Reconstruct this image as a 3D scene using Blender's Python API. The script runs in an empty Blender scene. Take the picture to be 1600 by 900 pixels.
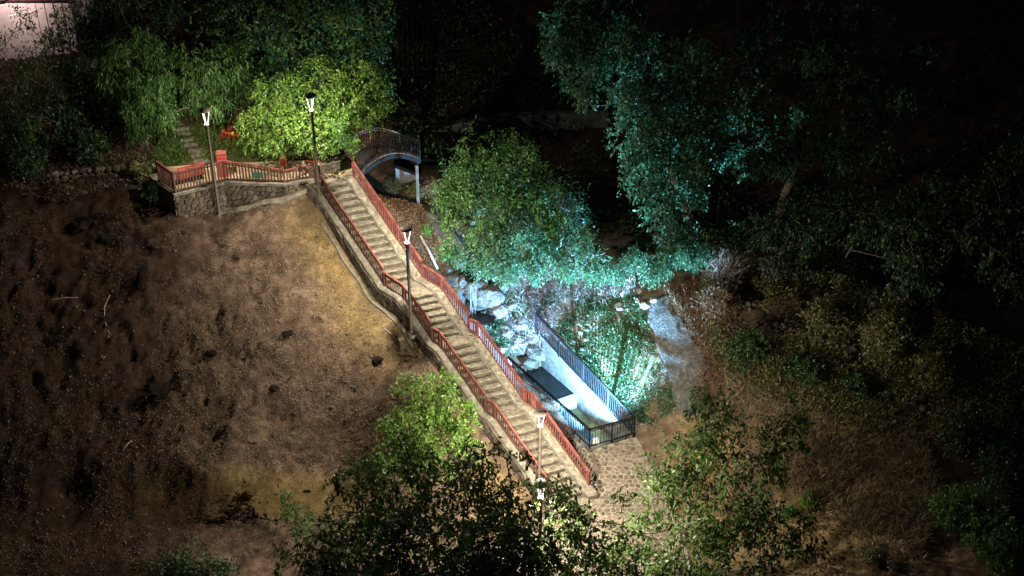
import bpy, math, random
import numpy as np
from mathutils import Vector, Matrix

random.seed(7)
RNG = np.random.default_rng(11)
SC = bpy.context.scene
COL = SC.collection

# ------------------------------------------------------------------ camera, sky, exposure
PITCH = math.radians(32.4)
CAM = np.array([0.0, 0.0, 29.0])
cam_data = bpy.data.cameras.new('camera')
cam_data.sensor_width = 36.0
cam_data.lens = 45.0
cam_data.clip_end = 2000.0
cam = bpy.data.objects.new('camera', cam_data)
COL.objects.link(cam)
cam.location = CAM
cam.rotation_euler = (math.radians(90.0) - PITCH, 0, 0)
SC.camera = cam

world = bpy.data.worlds.new('World')
SC.world = world
world.use_nodes = True
wn = world.node_tree
sky = wn.nodes.new('ShaderNodeTexSky')
sky.sky_type = 'NISHITA'
sky.sun_disc = False
sky.sun_elevation = math.radians(12.0)
sky.sun_rotation = math.radians(200.0)
wn.links.new(sky.outputs['Color'], wn.nodes['Background'].inputs['Color'])
wn.nodes['Background'].inputs['Strength'].default_value = 0.0036

moon_data = bpy.data.lights.new('moon', 'SUN')
moon_data.energy = 0.004
moon_data.angle = math.radians(0.5)
moon_data.color = (0.8, 0.88, 1.0)
moon = bpy.data.objects.new('moon', moon_data)
COL.objects.link(moon)
moon.rotation_euler = (math.radians(40), math.radians(10), math.radians(-20))

SC.view_settings.view_transform = 'Standard'
SC.view_settings.look = 'None'
SC.view_settings.exposure = 0.22
SC.view_settings.gamma = 1.0
SC.view_settings.use_curve_mapping = False
SC.render.engine = 'CYCLES'
SC.cycles.use_denoising = True
SC.cycles.max_bounces = 5
SC.cycles.diffuse_bounces = 3
SC.cycles.glossy_bounces = 2
SC.cycles.transmission_bounces = 3
SC.cycles.transparent_max_bounces = 8
SC.cycles.sample_clamp_indirect = 3.0
SC.cycles.caustics_reflective = False
SC.cycles.caustics_refractive = False

LAMP_COLOR = (1.0, 0.89, 0.71)
LAMP_POWER = 1500.0
FLOOD_COLOR = (0.25, 0.61, 1.0)
FLOOD_POWER = 43000.0

# ------------------------------------------------------------------ survey helpers (photo bearing -> place on the ground)
F = 2000.0
CP, SP = math.cos(PITCH), math.sin(PITCH)


def ray(u, v):
    a = (u - 800.0) / F
    b = (v - 450.0) / F
    return np.array([a, CP - b * SP, -SP - b * CP])


def at(u, v, z):
    r = ray(u, v)
    return CAM + r * ((z - CAM[2]) / r[2])


def atd(u, v, d):
    return CAM + ray(u, v) * d


# ------------------------------------------------------------------ noise
def _hash(ix, iy, iz, seed):
    h = (ix * 374761393 + iy * 668265263 + iz * 2147483647 + seed * 1274126177) & 0xFFFFFFFF
    h = ((h ^ (h >> 13)) * 1274126177) & 0xFFFFFFFF
    h = h ^ (h >> 16)
    return (h & 0xFFFF) / 65535.0


def vnoise(x, y, z=0.0, seed=0):
    x = np.asarray(x, float); y = np.asarray(y, float); z = np.zeros_like(x) + z
    ix = np.floor(x).astype(np.int64); iy = np.floor(y).astype(np.int64); iz = np.floor(z).astype(np.int64)
    fx = x - ix; fy = y - iy; fz = z - iz
    fx = fx * fx * (3 - 2 * fx); fy = fy * fy * (3 - 2 * fy); fz = fz * fz * (3 - 2 * fz)
    out = 0
    for dx in (0, 1):
        for dy in (0, 1):
            for dz in (0, 1):
                w = (fx if dx else 1 - fx) * (fy if dy else 1 - fy) * (fz if dz else 1 - fz)
                out = out + w * _hash(ix + dx, iy + dy, iz + dz, seed)
    return out * 2 - 1


def fbm(x, y, z=0.0, oct=4, seed=0):
    s = 0; a = 1.0; t = 0
    for k in range(oct):
        s = s + a * vnoise(np.asarray(x) * 2 ** k, np.asarray(y) * 2 ** k, np.asarray(z) * 2 ** k, seed + k)
        t += a; a *= 0.5
    return s / t


def sstep(a, b, x):
    t = np.clip((x - a) / (b - a), 0, 1)
    return t * t * (3 - 2 * t)


# ------------------------------------------------------------------ object helpers
def new_mesh(name, verts, faces, mat=None, smooth=False):
    me = bpy.data.meshes.new(name)
    verts = np.asarray(verts, dtype=np.float32).reshape(-1, 3)
    if isinstance(faces, np.ndarray):
        k = faces.shape[1]; n = faces.shape[0]
        me.vertices.add(len(verts)); me.vertices.foreach_set('co', verts.ravel())
        me.loops.add(n * k); me.loops.foreach_set('vertex_index', faces.astype(np.int32).ravel())
        me.polygons.add(n)
        me.polygons.foreach_set('loop_start', np.arange(0, n * k, k, dtype=np.int32))
        me.update(calc_edges=True)
    else:
        me.from_pydata(verts.tolist(), [], faces)
    if mat is not None:
        me.materials.append(mat)
    if smooth:
        me.polygons.foreach_set('use_smooth', [True] * len(me.polygons))
    me.update()
    return me


def link(name, data, parent=None, loc=None, rot=None, scale=None):
    o = bpy.data.objects.new(name, data)
    COL.objects.link(o)
    if loc is not None: o.location = tuple(loc)
    if rot is not None: o.rotation_euler = rot
    if scale is not None: o.scale = scale
    if parent is not None:
        o.parent = parent
        if parent.parent is not None or parent.type != 'EMPTY':
            m = parent.get('_w', None)
            o.matrix_parent_inverse = Matrix.LocRotScale(parent.location, parent.rotation_euler, parent.scale).inverted()
        else:
            o.matrix_parent_inverse = Matrix.LocRotScale(parent.location, parent.rotation_euler, parent.scale).inverted()
    return o


def obj(name, verts, faces, mat, parent=None, smooth=False):
    return link(name, new_mesh(name, verts, faces, mat, smooth), parent)


def tag(o, label=None, cat=None, group=None, kind=None):
    if label: o['label'] = label
    if cat: o['category'] = cat
    if group: o['group'] = group
    if kind: o['kind'] = kind
    return o


def thing(name, label, cat, loc=(0, 0, 0), group=None):
    o = bpy.data.objects.new(name, None)
    COL.objects.link(o)
    o.location = tuple(float(c) for c in loc)
    o.empty_display_size = 0.2
    return tag(o, label, cat, group)


BOXF = [(0, 3, 2, 1), (4, 5, 6, 7), (0, 1, 5, 4), (1, 2, 6, 5), (2, 3, 7, 6), (3, 0, 4, 7)]


def bar(p, q, w, h):
    """square beam from p to q, w wide (level), h high"""
    p = Vector(p); q = Vector(q)
    d = (q - p).normalized()
    up = Vector((0, 0, 1))
    if abs(d.z) > 0.95: up = Vector((0, 1, 0))
    s = d.cross(up).normalized() * (w / 2)
    n = s.cross(d).normalized() * (h / 2)
    v = []
    for c in (p, q):
        v += [c - s - n, c + s - n, c + s + n, c - s + n]
    f = [(0, 1, 2, 3), (7, 6, 5, 4), (0, 4, 5, 1), (1, 5, 6, 2), (2, 6, 7, 3), (3, 7, 4, 0)]
    return [tuple(c) for c in v], f


class MB:
    def __init__(self): self.v = []; self.f = []
    def add(self, vf):
        v, f = vf; o = len(self.v)
        self.v += [tuple(map(float, c)) for c in v]
        self.f += [tuple(i + o for i in g) for g in f]
        return self
    def build(self, name, mat, parent=None, smooth=False):
        return obj(name, self.v, self.f, mat, parent, smooth)


def tube(pts, radii, n=6, cap=True):
    pts = [Vector(tuple(map(float, p))) for p in pts]
    v = []; f = []
    ref = None
    for i, p in enumerate(pts):
        d = (pts[min(i + 1, len(pts) - 1)] - pts[max(i - 1, 0)]).normalized()
        if ref is None:
            ref = d.orthogonal().normalized()
        a = (ref - d * ref.dot(d))
        a = a.normalized() if a.length > 1e-5 else d.orthogonal().normalized()
        ref = a
        b = d.cross(a)
        for k in range(n):
            t = 2 * math.pi * k / n
            v.append(p + (a * math.cos(t) + b * math.sin(t)) * radii[i])
    for i in range(len(pts) - 1):
        for k in range(n):
            f.append((i * n + k, i * n + (k + 1) % n, (i + 1) * n + (k + 1) % n, (i + 1) * n + k))
    if cap:
        f.append(tuple(range(n - 1, -1, -1)))
        f.append(tuple(range((len(pts) - 1) * n, len(pts) * n)))
    return v, f


def lathe(prof, n=20):
    v = []; f = []
    for r, z in prof:
        for k in range(n):
            t = 2 * math.pi * k / n
            v.append((r * math.cos(t), r * math.sin(t), z))
    for i in range(len(prof) - 1):
        for k in range(n):
            f.append((i * n + k, i * n + (k + 1) % n, (i + 1) * n + (k + 1) % n, (i + 1) * n + k))
    f.append(tuple(range(n - 1, -1, -1)))
    f.append(tuple(range((len(prof) - 1) * n, len(prof) * n)))
    return v, f


def box(x0, x1, y0, y1, z0, z1):
    return [(x0, y0, z0), (x1, y0, z0), (x1, y1, z0), (x0, y1, z0), (x0, y0, z1), (x1, y0, z1), (x1, y1, z1), (x0, y1, z1)], BOXF


def prism(a, b, wv, za0, za1, zb0, zb1):
    """wall from a to b thickened by wv; base za/zb, top may slope"""
    v = [(a[0], a[1], za0), (b[0], b[1], zb0), (b[0] + wv[0], b[1] + wv[1], zb0), (a[0] + wv[0], a[1] + wv[1], za0),
         (a[0], a[1], za1), (b[0], b[1], zb1), (b[0] + wv[0], b[1] + wv[1], zb1), (a[0] + wv[0], a[1] + wv[1], za1)]
    return v, BOXF


def inside(poly, x, y):
    x = np.asarray(x); y = np.asarray(y)
    r = np.zeros(x.shape, bool)
    n = len(poly)
    for i in range(n):
        x0, y0 = poly[i]; x1, y1 = poly[(i + 1) % n]
        if y0 == y1: continue
        c = ((y0 > y) != (y1 > y)) & (x < (x1 - x0) * (y - y0) / (y1 - y0) + x0)
        r ^= c
    return r


def edge_dist(poly, x, y):
    x = np.asarray(x, float); y = np.asarray(y, float)
    d = np.full(x.shape, 1e9)
    n = len(poly)
    for i in range(n):
        ax, ay = poly[i]; bx, by = poly[(i + 1) % n]
        ex, ey = bx - ax, by - ay
        t = np.clip(((x - ax) * ex + (y - ay) * ey) / (ex * ex + ey * ey + 1e-9), 0, 1)
        d = np.minimum(d, np.hypot(x - ax - ex * t, y - ay - ey * t))
    return d


def clip_poly(poly, px, py, nx, ny):
    """keep the side where (p - P).n <= 0"""
    out = []
    m = len(poly)
    for i in range(m):
        a = poly[i]; b = poly[(i + 1) % m]
        da = (a[0] - px) * nx + (a[1] - py) * ny
        db = (b[0] - px) * nx + (b[1] - py) * ny
        if da <= 0: out.append(a)
        if (da < 0 < db) or (db < 0 < da):
            t = da / (da - db)
            out.append((a[0] + (b[0] - a[0]) * t, a[1] + (b[1] - a[1]) * t))
    return out


def cells(x0, x1, y0, y1, size, jitter=0.42, rnd=random):
    """irregular stone outlines filling a rectangle"""
    nx = max(1, round((x1 - x0) / size)); ny = max(1, round((y1 - y0) / size))
    sx = (x1 - x0) / nx; sy = (y1 - y0) / ny
    P = {}
    for i in range(-2, nx + 2):
        for j in range(-2, ny + 2):
            P[i, j] = (x0 + (i + .5 + (.25 if j % 2 else -.25) + rnd.uniform(-jitter, jitter)) * sx, y0 + (j + .5 + rnd.uniform(-jitter, jitter)) * sy)
    res = []
    for i in range(-1, nx + 1):
        for j in range(0, ny):
            p = P[i, j]
            poly = [(x0, y0), (x1, y0), (x1, y1), (x0, y1)]
            for a in range(-2, 3):
                for b in range(-2, 3):
                    q = P.get((i + a, j + b))
                    if q is None or (a == 0 and b == 0): continue
                    poly = clip_poly(poly, (p[0] + q[0]) / 2, (p[1] + q[1]) / 2, q[0] - p[0], q[1] - p[1])
                    if len(poly) < 3: break
                if len(poly) < 3: break
            if len(poly) >= 3: res.append(poly)
    return res


def stone_geo(poly, fn, h, gap, rnd=random):
    """a stone from a 2D outline; fn(u, v, height) -> xyz"""
    cx = sum(p[0] for p in poly) / len(poly); cy = sum(p[1] for p in poly) / len(poly)
    r = sum(math.hypot(p[0] - cx, p[1] - cy) for p in poly) / len(poly)
    if r < gap * 2.0: return None
    # merge outline points that almost coincide
    pts = []
    for p in poly:
        if not pts or math.hypot(p[0] - pts[-1][0], p[1] - pts[-1][1]) > gap * 0.8: pts.append(p)
    if len(pts) < 3: return None
    k1 = 1 - gap / r; k2 = k1 * (1 - 0.5 * gap / r)
    hh = h * rnd.uniform(0.6, 1.25)
    tx, ty = rnd.uniform(-.12, .12) * h / r, rnd.uniform(-.12, .12) * h / r
    v = []; n = len(pts)
    for k, hz in ((k1, -0.03), (k1, hh * 0.55), (k2, hh)):
        for p in pts:
            dx, dy = (p[0] - cx) * k, (p[1] - cy) * k
            v.append(fn(cx + dx, cy + dy, hz + (tx * dx + ty * dy if hz > 0 else 0)))
    f = []
    for a in (0, 1):
        for i in range(n):
            f.append((a * n + i, a * n + (i + 1) % n, (a + 1) * n + (i + 1) % n, (a + 1) * n + i))
    f.append(tuple(range(2 * n, 3 * n)))
    return v, f


# ------------------------------------------------------------------ materials
def nodes_of(m):
    m.use_nodes = True
    nt = m.node_tree
    nt.nodes.clear()
    out = nt.nodes.new('ShaderNodeOutputMaterial')
    return nt, out


def N(nt, t, **kw):
    n = nt.nodes.new(t)
    for k, v in kw.items():
        if k in ('inputs',):
            for a, b in v.items(): n.inputs[a].default_value = b
        else:
            setattr(n, k, v)
    return n


def ramp(nt, stops):
    r = nt.nodes.new('ShaderNodeValToRGB')
    e = r.color_ramp.elements
    while len(e) < len(stops): e.new(0.5)
    for i, (p, c) in enumerate(stops):
        e[i].position = p
        e[i].color = (c[0], c[1], c[2], 1)
    return r


def surface(name, cols, scale=3.0, rough=0.8, bump=0.3, bscale=20.0, metallic=0.0, per_object=0.0, detail=6.0, bdist=0.02, spec=0.4):
    m = bpy.data.materials.new(name)
    nt, out = nodes_of(m)
    L = nt.links.new
    geo = N(nt, 'ShaderNodeNewGeometry')
    no = N(nt, 'ShaderNodeTexNoise', inputs={'Scale': scale, 'Detail': detail, 'Roughness': 0.65})
    L(geo.outputs['Position'], no.inputs['Vector'])
    k = len(cols)
    rp = ramp(nt, [(0.3 + 0.4 * i / max(1, k - 1), c) for i, c in enumerate(cols)])
    L(no.outputs['Fac'], rp.inputs['Fac'])
    b = N(nt, 'ShaderNodeBsdfPrincipled', inputs={'Roughness': rough, 'Metallic': metallic})
    b.inputs['Specular IOR Level'].default_value = spec
    col = rp.outputs['Color']
    if per_object:
        oi = N(nt, 'ShaderNodeObjectInfo')
        hs = N(nt, 'ShaderNodeHueSaturation')
        mr = N(nt, 'ShaderNodeMapRange', inputs={'To Min': 1 - per_object, 'To Max': 1 + per_object})
        L(oi.outputs['Random'], mr.inputs['Value']); L(mr.outputs['Result'], hs.inputs['Value'])
        L(col, hs.inputs['Color']); col = hs.outputs['Color']
    L(col, b.inputs['Base Color'])
    if bump:
        n2 = N(nt, 'ShaderNodeTexNoise', inputs={'Scale': bscale, 'Detail': 6.0, 'Roughness': 0.6})
        L(geo.outputs['Position'], n2.inputs['Vector'])
        bp = N(nt, 'ShaderNodeBump', inputs={'Strength': bump, 'Distance': bdist})
        L(n2.outputs['Fac'], bp.inputs['Height']); L(bp.outputs['Normal'], b.inputs['Normal'])
    L(b.outputs['BSDF'], out.inputs['Surface'])
    return m


def leaf_mat(name, cols, trans=0.35, rough=0.45):
    m = bpy.data.materials.new(name)
    nt, out = nodes_of(m)
    L = nt.links.new
    geo = N(nt, 'ShaderNodeNewGeometry')
    k = len(cols)
    rp = ramp(nt, [(i / max(1, k - 1), c) for i, c in enumerate(cols)])
    L(geo.outputs['Random Per Island'], rp.inputs['Fac'])
    b = N(nt, 'ShaderNodeBsdfPrincipled', inputs={'Roughness': rough})
    b.inputs['Specular IOR Level'].default_value = 0.35
    t = N(nt, 'ShaderNodeBsdfTranslucent')
    mx = N(nt, 'ShaderNodeMixShader', inputs={'Fac': trans})
    L(rp.outputs['Color'], b.inputs['Base Color']); L(rp.outputs['Color'], t.inputs['Color'])
    L(b.outputs['BSDF'], mx.inputs[1]); L(t.outputs['BSDF'], mx.inputs[2])
    L(mx.outputs['Shader'], out.inputs['Surface'])
    return m


def rubble_mat(name, scale, stone, mortar, bump=0.6):
    """surface too fine to model singly: mortared rubble"""
    m = bpy.data.materials.new(name)
    nt, out = nodes_of(m)
    L = nt.links.new
    geo = N(nt, 'ShaderNodeNewGeometry')
    vo = N(nt, 'ShaderNodeTexVoronoi', feature='DISTANCE_TO_EDGE', inputs={'Scale': scale})
    vc = N(nt, 'ShaderNodeTexVoronoi', feature='F1', inputs={'Scale': scale})
    L(geo.outputs['Position'], vo.inputs['Vector']); L(geo.outputs['Position'], vc.inputs['Vector'])
    e = N(nt, 'ShaderNodeMapRange', inputs={'From Min': 0.02, 'From Max': 0.09})
    L(vo.outputs['Distance'], e.inputs['Value'])
    sep = N(nt, 'ShaderNodeSeparateColor'); L(vc.outputs['Color'], sep.inputs['Color'])
    rp = ramp(nt, [(i / (len(stone) - 1), c) for i, c in enumerate(stone)])
    L(sep.outputs['Red'], rp.inputs['Fac'])
    no = N(nt, 'ShaderNodeTexNoise', inputs={'Scale': 14.0, 'Detail': 6.0})
    L(geo.outputs['Position'], no.inputs['Vector'])
    mm = N(nt, 'ShaderNodeMix', data_type='RGBA'); mm.blend_type = 'MULTIPLY'
    mm.inputs[0].default_value = 0.5
    L(rp.outputs['Color'], mm.inputs[6]); L(no.outputs['Color'], mm.inputs[7])
    mx = N(nt, 'ShaderNodeMix', data_type='RGBA')
    mx.inputs[6].default_value = (*mortar, 1)
    L(e.outputs['Result'], mx.inputs[0]); L(rp.outputs['Color'], mx.inputs[7])
    b = N(nt, 'ShaderNodeBsdfPrincipled', inputs={'Roughness': 0.85})
    L(mx.outputs[2], b.inputs['Base Color'])
    ad = N(nt, 'ShaderNodeMath', operation='MULTIPLY_ADD', inputs={1: 0.25})
    L(no.outputs['Fac'], ad.inputs[0]); L(e.outputs['Result'], ad.inputs[2])
    bp = N(nt, 'ShaderNodeBump', inputs={'Strength': bump, 'Distance': 0.03})
    L(ad.outputs['Value'], bp.inputs['Height']); L(bp.outputs['Normal'], b.inputs['Normal'])
    L(b.outputs['BSDF'], out.inputs['Surface'])
    return m


def emit_mat(name, col, strength):
    m = bpy.data.materials.new(name)
    nt, out = nodes_of(m)
    e = N(nt, 'ShaderNodeEmission', inputs={'Strength': strength})
    e.inputs['Color'].default_value = (*col, 1)
    nt.links.new(e.outputs['Emission'], out.inputs['Surface'])
    return m


def ground_mat():
    m = bpy.data.materials.new('soil')
    nt, out = nodes_of(m)
    L = nt.links.new
    geo = N(nt, 'ShaderNodeNewGeometry')
    n1 = N(nt, 'ShaderNodeTexNoise', inputs={'Scale': 2.2, 'Detail': 9.0, 'Roughness': 0.7})
    n2 = N(nt, 'ShaderNodeTexNoise', inputs={'Scale': 26.0, 'Detail': 7.0, 'Roughness': 0.8})
    n3 = N(nt, 'ShaderNodeTexNoise', inputs={'Scale': 0.7, 'Detail': 5.0, 'Roughness': 0.6})
    for n in (n1, n2, n3): L(geo.outputs['Position'], n.inputs['Vector'])
    brown = ramp(nt, [(0.3, (0.048, 0.031, 0.022)), (0.5, (0.165, 0.113, 0.082)), (0.7, (0.33, 0.24, 0.18))])
    sand_glow = ramp(nt, [(0.3, (0.14, 0.10, 0.038)), (0.52, (0.29, 0.21, 0.085)), (0.72, (0.42, 0.32, 0.16))])  # sandy soil, its yellow also brightened for the lamp glow beside the stairs
    L(n1.outputs['Fac'], brown.inputs['Fac']); L(n1.outputs['Fac'], sand_glow.inputs['Fac'])
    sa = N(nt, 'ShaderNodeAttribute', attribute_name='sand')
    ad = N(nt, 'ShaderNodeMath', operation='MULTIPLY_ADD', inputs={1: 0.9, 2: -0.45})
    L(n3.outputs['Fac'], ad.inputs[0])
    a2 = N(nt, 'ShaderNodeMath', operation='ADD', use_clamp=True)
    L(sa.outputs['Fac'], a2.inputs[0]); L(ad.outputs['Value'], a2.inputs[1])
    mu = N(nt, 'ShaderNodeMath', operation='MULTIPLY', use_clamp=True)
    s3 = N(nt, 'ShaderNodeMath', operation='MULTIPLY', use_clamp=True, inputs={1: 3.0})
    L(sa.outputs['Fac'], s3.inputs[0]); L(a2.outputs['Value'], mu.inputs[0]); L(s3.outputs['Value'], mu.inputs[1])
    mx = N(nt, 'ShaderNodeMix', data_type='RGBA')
    L(mu.outputs['Value'], mx.inputs[0]); L(brown.outputs['Color'], mx.inputs[6]); L(sand_glow.outputs['Color'], mx.inputs[7])
    # speckle of fine litter
    sp = ramp(nt, [(0.34, (0.28, 0.26, 0.25)), (0.54, (0.9, 0.88, 0.86)), (0.70, (2.0, 1.9, 1.8))])
    L(n2.outputs['Fac'], sp.inputs['Fac'])
    m2 = N(nt, 'ShaderNodeMix', data_type='RGBA'); m2.blend_type = 'MULTIPLY'; m2.inputs[0].default_value = 0.85
    L(mx.outputs[2], m2.inputs[6]); L(sp.outputs['Color'], m2.inputs[7])
    hu = N(nt, 'ShaderNodeAttribute', attribute_name='lamp_falloff')
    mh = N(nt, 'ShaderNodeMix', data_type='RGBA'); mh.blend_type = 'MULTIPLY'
    mh.inputs[7].default_value = (0.29, 0.255, 0.225, 1)  # soil colour dimmed where the lamp light fades out
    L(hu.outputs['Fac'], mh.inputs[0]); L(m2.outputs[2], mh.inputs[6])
    gr = N(nt, 'ShaderNodeAttribute', attribute_name='grassy')
    m3 = N(nt, 'ShaderNodeMix', data_type='RGBA')
    m3.inputs[7].default_value = (0.045, 0.075, 0.018, 1)
    L(gr.outputs['Fac'], m3.inputs[0]); L(mh.outputs[2], m3.inputs[6])
    b = N(nt, 'ShaderNodeBsdfPrincipled', inputs={'Roughness': 0.95})
    b.inputs['Specular IOR Level'].default_value = 0.15
    L(m3.outputs[2], b.inputs['Base Color'])
    bp = N(nt, 'ShaderNodeBump', inputs={'Strength': 1.0, 'Distance': 0.09})
    L(n2.outputs['Fac'], bp.inputs['Height']); L(bp.outputs['Normal'], b.inputs['Normal'])
    L(b.outputs['BSDF'], out.inputs['Surface'])
    return m


def water_mat(name, col, rough=0.08):
    m = bpy.data.materials.new(name)
    nt, out = nodes_of(m)
    L = nt.links.new
    geo = N(nt, 'ShaderNodeNewGeometry')
    no = N(nt, 'ShaderNodeTexNoise', inputs={'Scale': 9.0, 'Detail': 3.0})
    L(geo.outputs['Position'], no.inputs['Vector'])
    bp = N(nt, 'ShaderNodeBump', inputs={'Strength': 0.5, 'Distance': 0.03})
    L(no.outputs['Fac'], bp.inputs['Height'])
    b = N(nt, 'ShaderNodeBsdfPrincipled', inputs={'Roughness': rough, 'IOR': 1.33})
    b.inputs['Base Color'].default_value = (*col, 1)
    L(bp.outputs['Normal'], b.inputs['Normal'])
    L(b.outputs['BSDF'], out.inputs['Surface'])
    return m


def fall_mat():
    m = bpy.data.materials.new('falling_water')
    nt, out = nodes_of(m)
    L = nt.links.new
    geo = N(nt, 'ShaderNodeNewGeometry')
    mp = N(nt, 'ShaderNodeMapping')
    mp.inputs['Scale'].default_value = (28, 28, 2.0)
    no = N(nt, 'ShaderNodeTexNoise', inputs={'Scale': 1.0, 'Detail': 4.0})
    L(geo.outputs['Position'], mp.inputs['Vector']); L(mp.outputs['Vector'], no.inputs['Vector'])
    rp = ramp(nt, [(0.40, (0.03, 0.03, 0.03)), (0.70, (0.6, 0.6, 0.6))])
    L(no.outputs['Fac'], rp.inputs['Fac'])
    d = N(nt, 'ShaderNodeBsdfDiffuse'); d.inputs['Color'].default_value = (0.8, 0.85, 0.95, 1)
    tl = N(nt, 'ShaderNodeBsdfTranslucent'); tl.inputs['Color'].default_value = (0.8, 0.85, 0.95, 1)
    ms = N(nt, 'ShaderNodeMixShader', inputs={'Fac': 0.5})
    L(d.outputs['BSDF'], ms.inputs[1]); L(tl.outputs['BSDF'], ms.inputs[2])
    tr = N(nt, 'ShaderNodeBsdfTransparent')
    mx = N(nt, 'ShaderNodeMixShader')
    L(rp.outputs['Color'], mx.inputs['Fac']); L(tr.outputs['BSDF'], mx.inputs[1]); L(ms.outputs['Shader'], mx.inputs[2])
    L(mx.outputs['Shader'], out.inputs['Surface'])
    return m


M = {}
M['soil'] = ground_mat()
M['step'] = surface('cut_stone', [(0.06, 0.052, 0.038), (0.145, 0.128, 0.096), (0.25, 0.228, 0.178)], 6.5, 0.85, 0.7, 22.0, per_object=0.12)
M['riser'] = surface('shaded_riser_stone', [(0.03, 0.026, 0.018), (0.065, 0.055, 0.04), (0.11, 0.096, 0.07)], 5.0, 0.9, 0.6, 26.0)  # darker than the treads: shade on the risers put into the colour
M['stone'] = surface('rubble_stone', [(0.04, 0.031, 0.023), (0.08, 0.064, 0.048), (0.15, 0.125, 0.095)], 5.0, 0.85, 0.8, 20.0, per_object=0.45)
M['tread'] = surface('tread_stone', [(0.075, 0.064, 0.046), (0.15, 0.13, 0.096), (0.24, 0.212, 0.158)], 7.0, 0.8, 0.7, 22.0, per_object=0.28)
M['paver'] = surface('paving_stone', [(0.07, 0.053, 0.038), (0.12, 0.09, 0.066), (0.19, 0.15, 0.112)], 6.0, 0.75, 0.4, 24.0, per_object=0.4)
M['mortar'] = surface('mortar', [(0.12, 0.104, 0.08), (0.21, 0.185, 0.142), (0.32, 0.285, 0.225)], 5.0, 0.9, 0.6, 26.0)
M['wallmortar'] = surface('wall_mortar', [(0.06, 0.05, 0.038), (0.12, 0.10, 0.078), (0.22, 0.19, 0.15)], 2.0, 0.9, 0.6, 30.0)
M['coping'] = surface('coping_cement', [(0.06, 0.053, 0.041), (0.13, 0.116, 0.092), (0.23, 0.21, 0.17)], 5.0, 0.9, 0.7, 16.0)
M['concrete'] = surface('pale_concrete', [(0.035, 0.035, 0.032), (0.085, 0.085, 0.08), (0.15, 0.15, 0.145)], 4.5, 0.85, 0.35, 14.0)
M['oldconcrete'] = surface('weathered_concrete', [(0.22, 0.21, 0.19), (0.40, 0.38, 0.345), (0.54, 0.52, 0.48)], 1.6, 0.9, 0.4, 12.0)
M['streaked'] = surface('streaked_concrete', [(0.022, 0.021, 0.019), (0.055, 0.053, 0.049), (0.115, 0.111, 0.104)], 7.0, 0.95, 1.0, 14.0, bdist=0.05)
M['wetconcrete'] = surface('wet_concrete', [(0.03, 0.03, 0.03), (0.07, 0.07, 0.07), (0.12, 0.12, 0.12)], 3.0, 0.7, 0.5, 14.0)
M['algae'] = surface('algae_floor', [(0.05, 0.06, 0.03), (0.14, 0.17, 0.08), (0.28, 0.30, 0.20)], 3.5, 0.5, 0.4, 16.0)
M['redwood'] = surface('red_painted_rail', [(0.055, 0.020, 0.016), (0.14, 0.040, 0.032), (0.22, 0.085, 0.07)], 4.0, 0.55, 0.15, 40.0)
M['brownwood'] = surface('brown_painted_baluster', [(0.05, 0.022, 0.017), (0.08, 0.034, 0.026), (0.11, 0.048, 0.036)], 6.0, 0.6, 0.15, 40.0)
M['redpaint'] = surface('bright_red_paint', [(0.26, 0.035, 0.025), (0.36, 0.055, 0.04), (0.42, 0.08, 0.06)], 5.0, 0.45, 0.1, 30.0)
M['steel'] = surface('dark_steel', [(0.005, 0.0055, 0.007), (0.009, 0.010, 0.012)], 8.0, 0.7, 0.0, 60.0, spec=0.06)
M['pole'] = surface('bronze_pole', [(0.075, 0.061, 0.048), (0.12, 0.098, 0.078)], 6.0, 0.5, 0.05, 40.0, metallic=0.3)
M['cap'] = surface('lamp_cap', [(0.16, 0.13, 0.11), (0.22, 0.185, 0.155)], 6.0, 0.5, 0.05, 40.0)
M['tube'] = emit_mat('lamp_tube_glow', (1.0, 0.92, 0.88), 4.5)
M['floodglow'] = emit_mat('flood_glow', (0.8, 0.9, 1.0), 60.0)
M['bark'] = surface('bark', [(0.045, 0.033, 0.024), (0.10, 0.078, 0.058), (0.16, 0.13, 0.10)], 8.0, 0.9, 0.8, 22.0)
M['palebark'] = surface('pale_bark', [(0.20, 0.18, 0.16), (0.34, 0.31, 0.28)], 8.0, 0.9, 0.6, 22.0)
M['rock'] = surface('grey_rock', [(0.018, 0.017, 0.014), (0.06, 0.058, 0.052), (0.15, 0.145, 0.135)], 3.0, 0.75, 0.8, 14.0, per_object=0.2, bdist=0.04)
M['palerock'] = surface('pale_rock', [(0.16, 0.155, 0.15), (0.32, 0.31, 0.30)], 3.0, 0.85, 0.7, 14.0, per_object=0.15)
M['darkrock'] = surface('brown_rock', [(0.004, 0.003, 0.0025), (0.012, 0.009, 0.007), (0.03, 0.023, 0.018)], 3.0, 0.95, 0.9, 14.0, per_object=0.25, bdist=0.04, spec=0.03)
M['clod'] = surface('earth_clod', [(0.03, 0.021, 0.015), (0.09, 0.064, 0.047), (0.19, 0.145, 0.11)], 4.0, 0.95, 0.6, 20.0)
M['water'] = water_mat('dark_water', (0.012, 0.018, 0.022), 0.14)
M['fall'] = fall_mat()
M['white'] = surface('white_paint', [(0.55, 0.55, 0.54), (0.72, 0.72, 0.70)], 5.0, 0.5, 0.05, 30.0)
M['green'] = surface('green_board', [(0.025, 0.07, 0.05), (0.04, 0.10, 0.075)], 5.0, 0.5, 0.1, 30.0)
M['plaster'] = surface('pink_plaster', [(0.48, 0.42, 0.40), (0.62, 0.55, 0.53)], 2.0, 0.7, 0.1, 20.0)
M['tile'] = surface('roof_tile', [(0.14, 0.05, 0.04), (0.24, 0.09, 0.07)], 3.0, 0.8, 0.3, 20.0)
M['rubblefar'] = rubble_mat('distant_rubble', 3.2, [(0.12, 0.10, 0.08), (0.22, 0.19, 0.15), (0.30, 0.27, 0.22)], (0.05, 0.045, 0.035))

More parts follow.
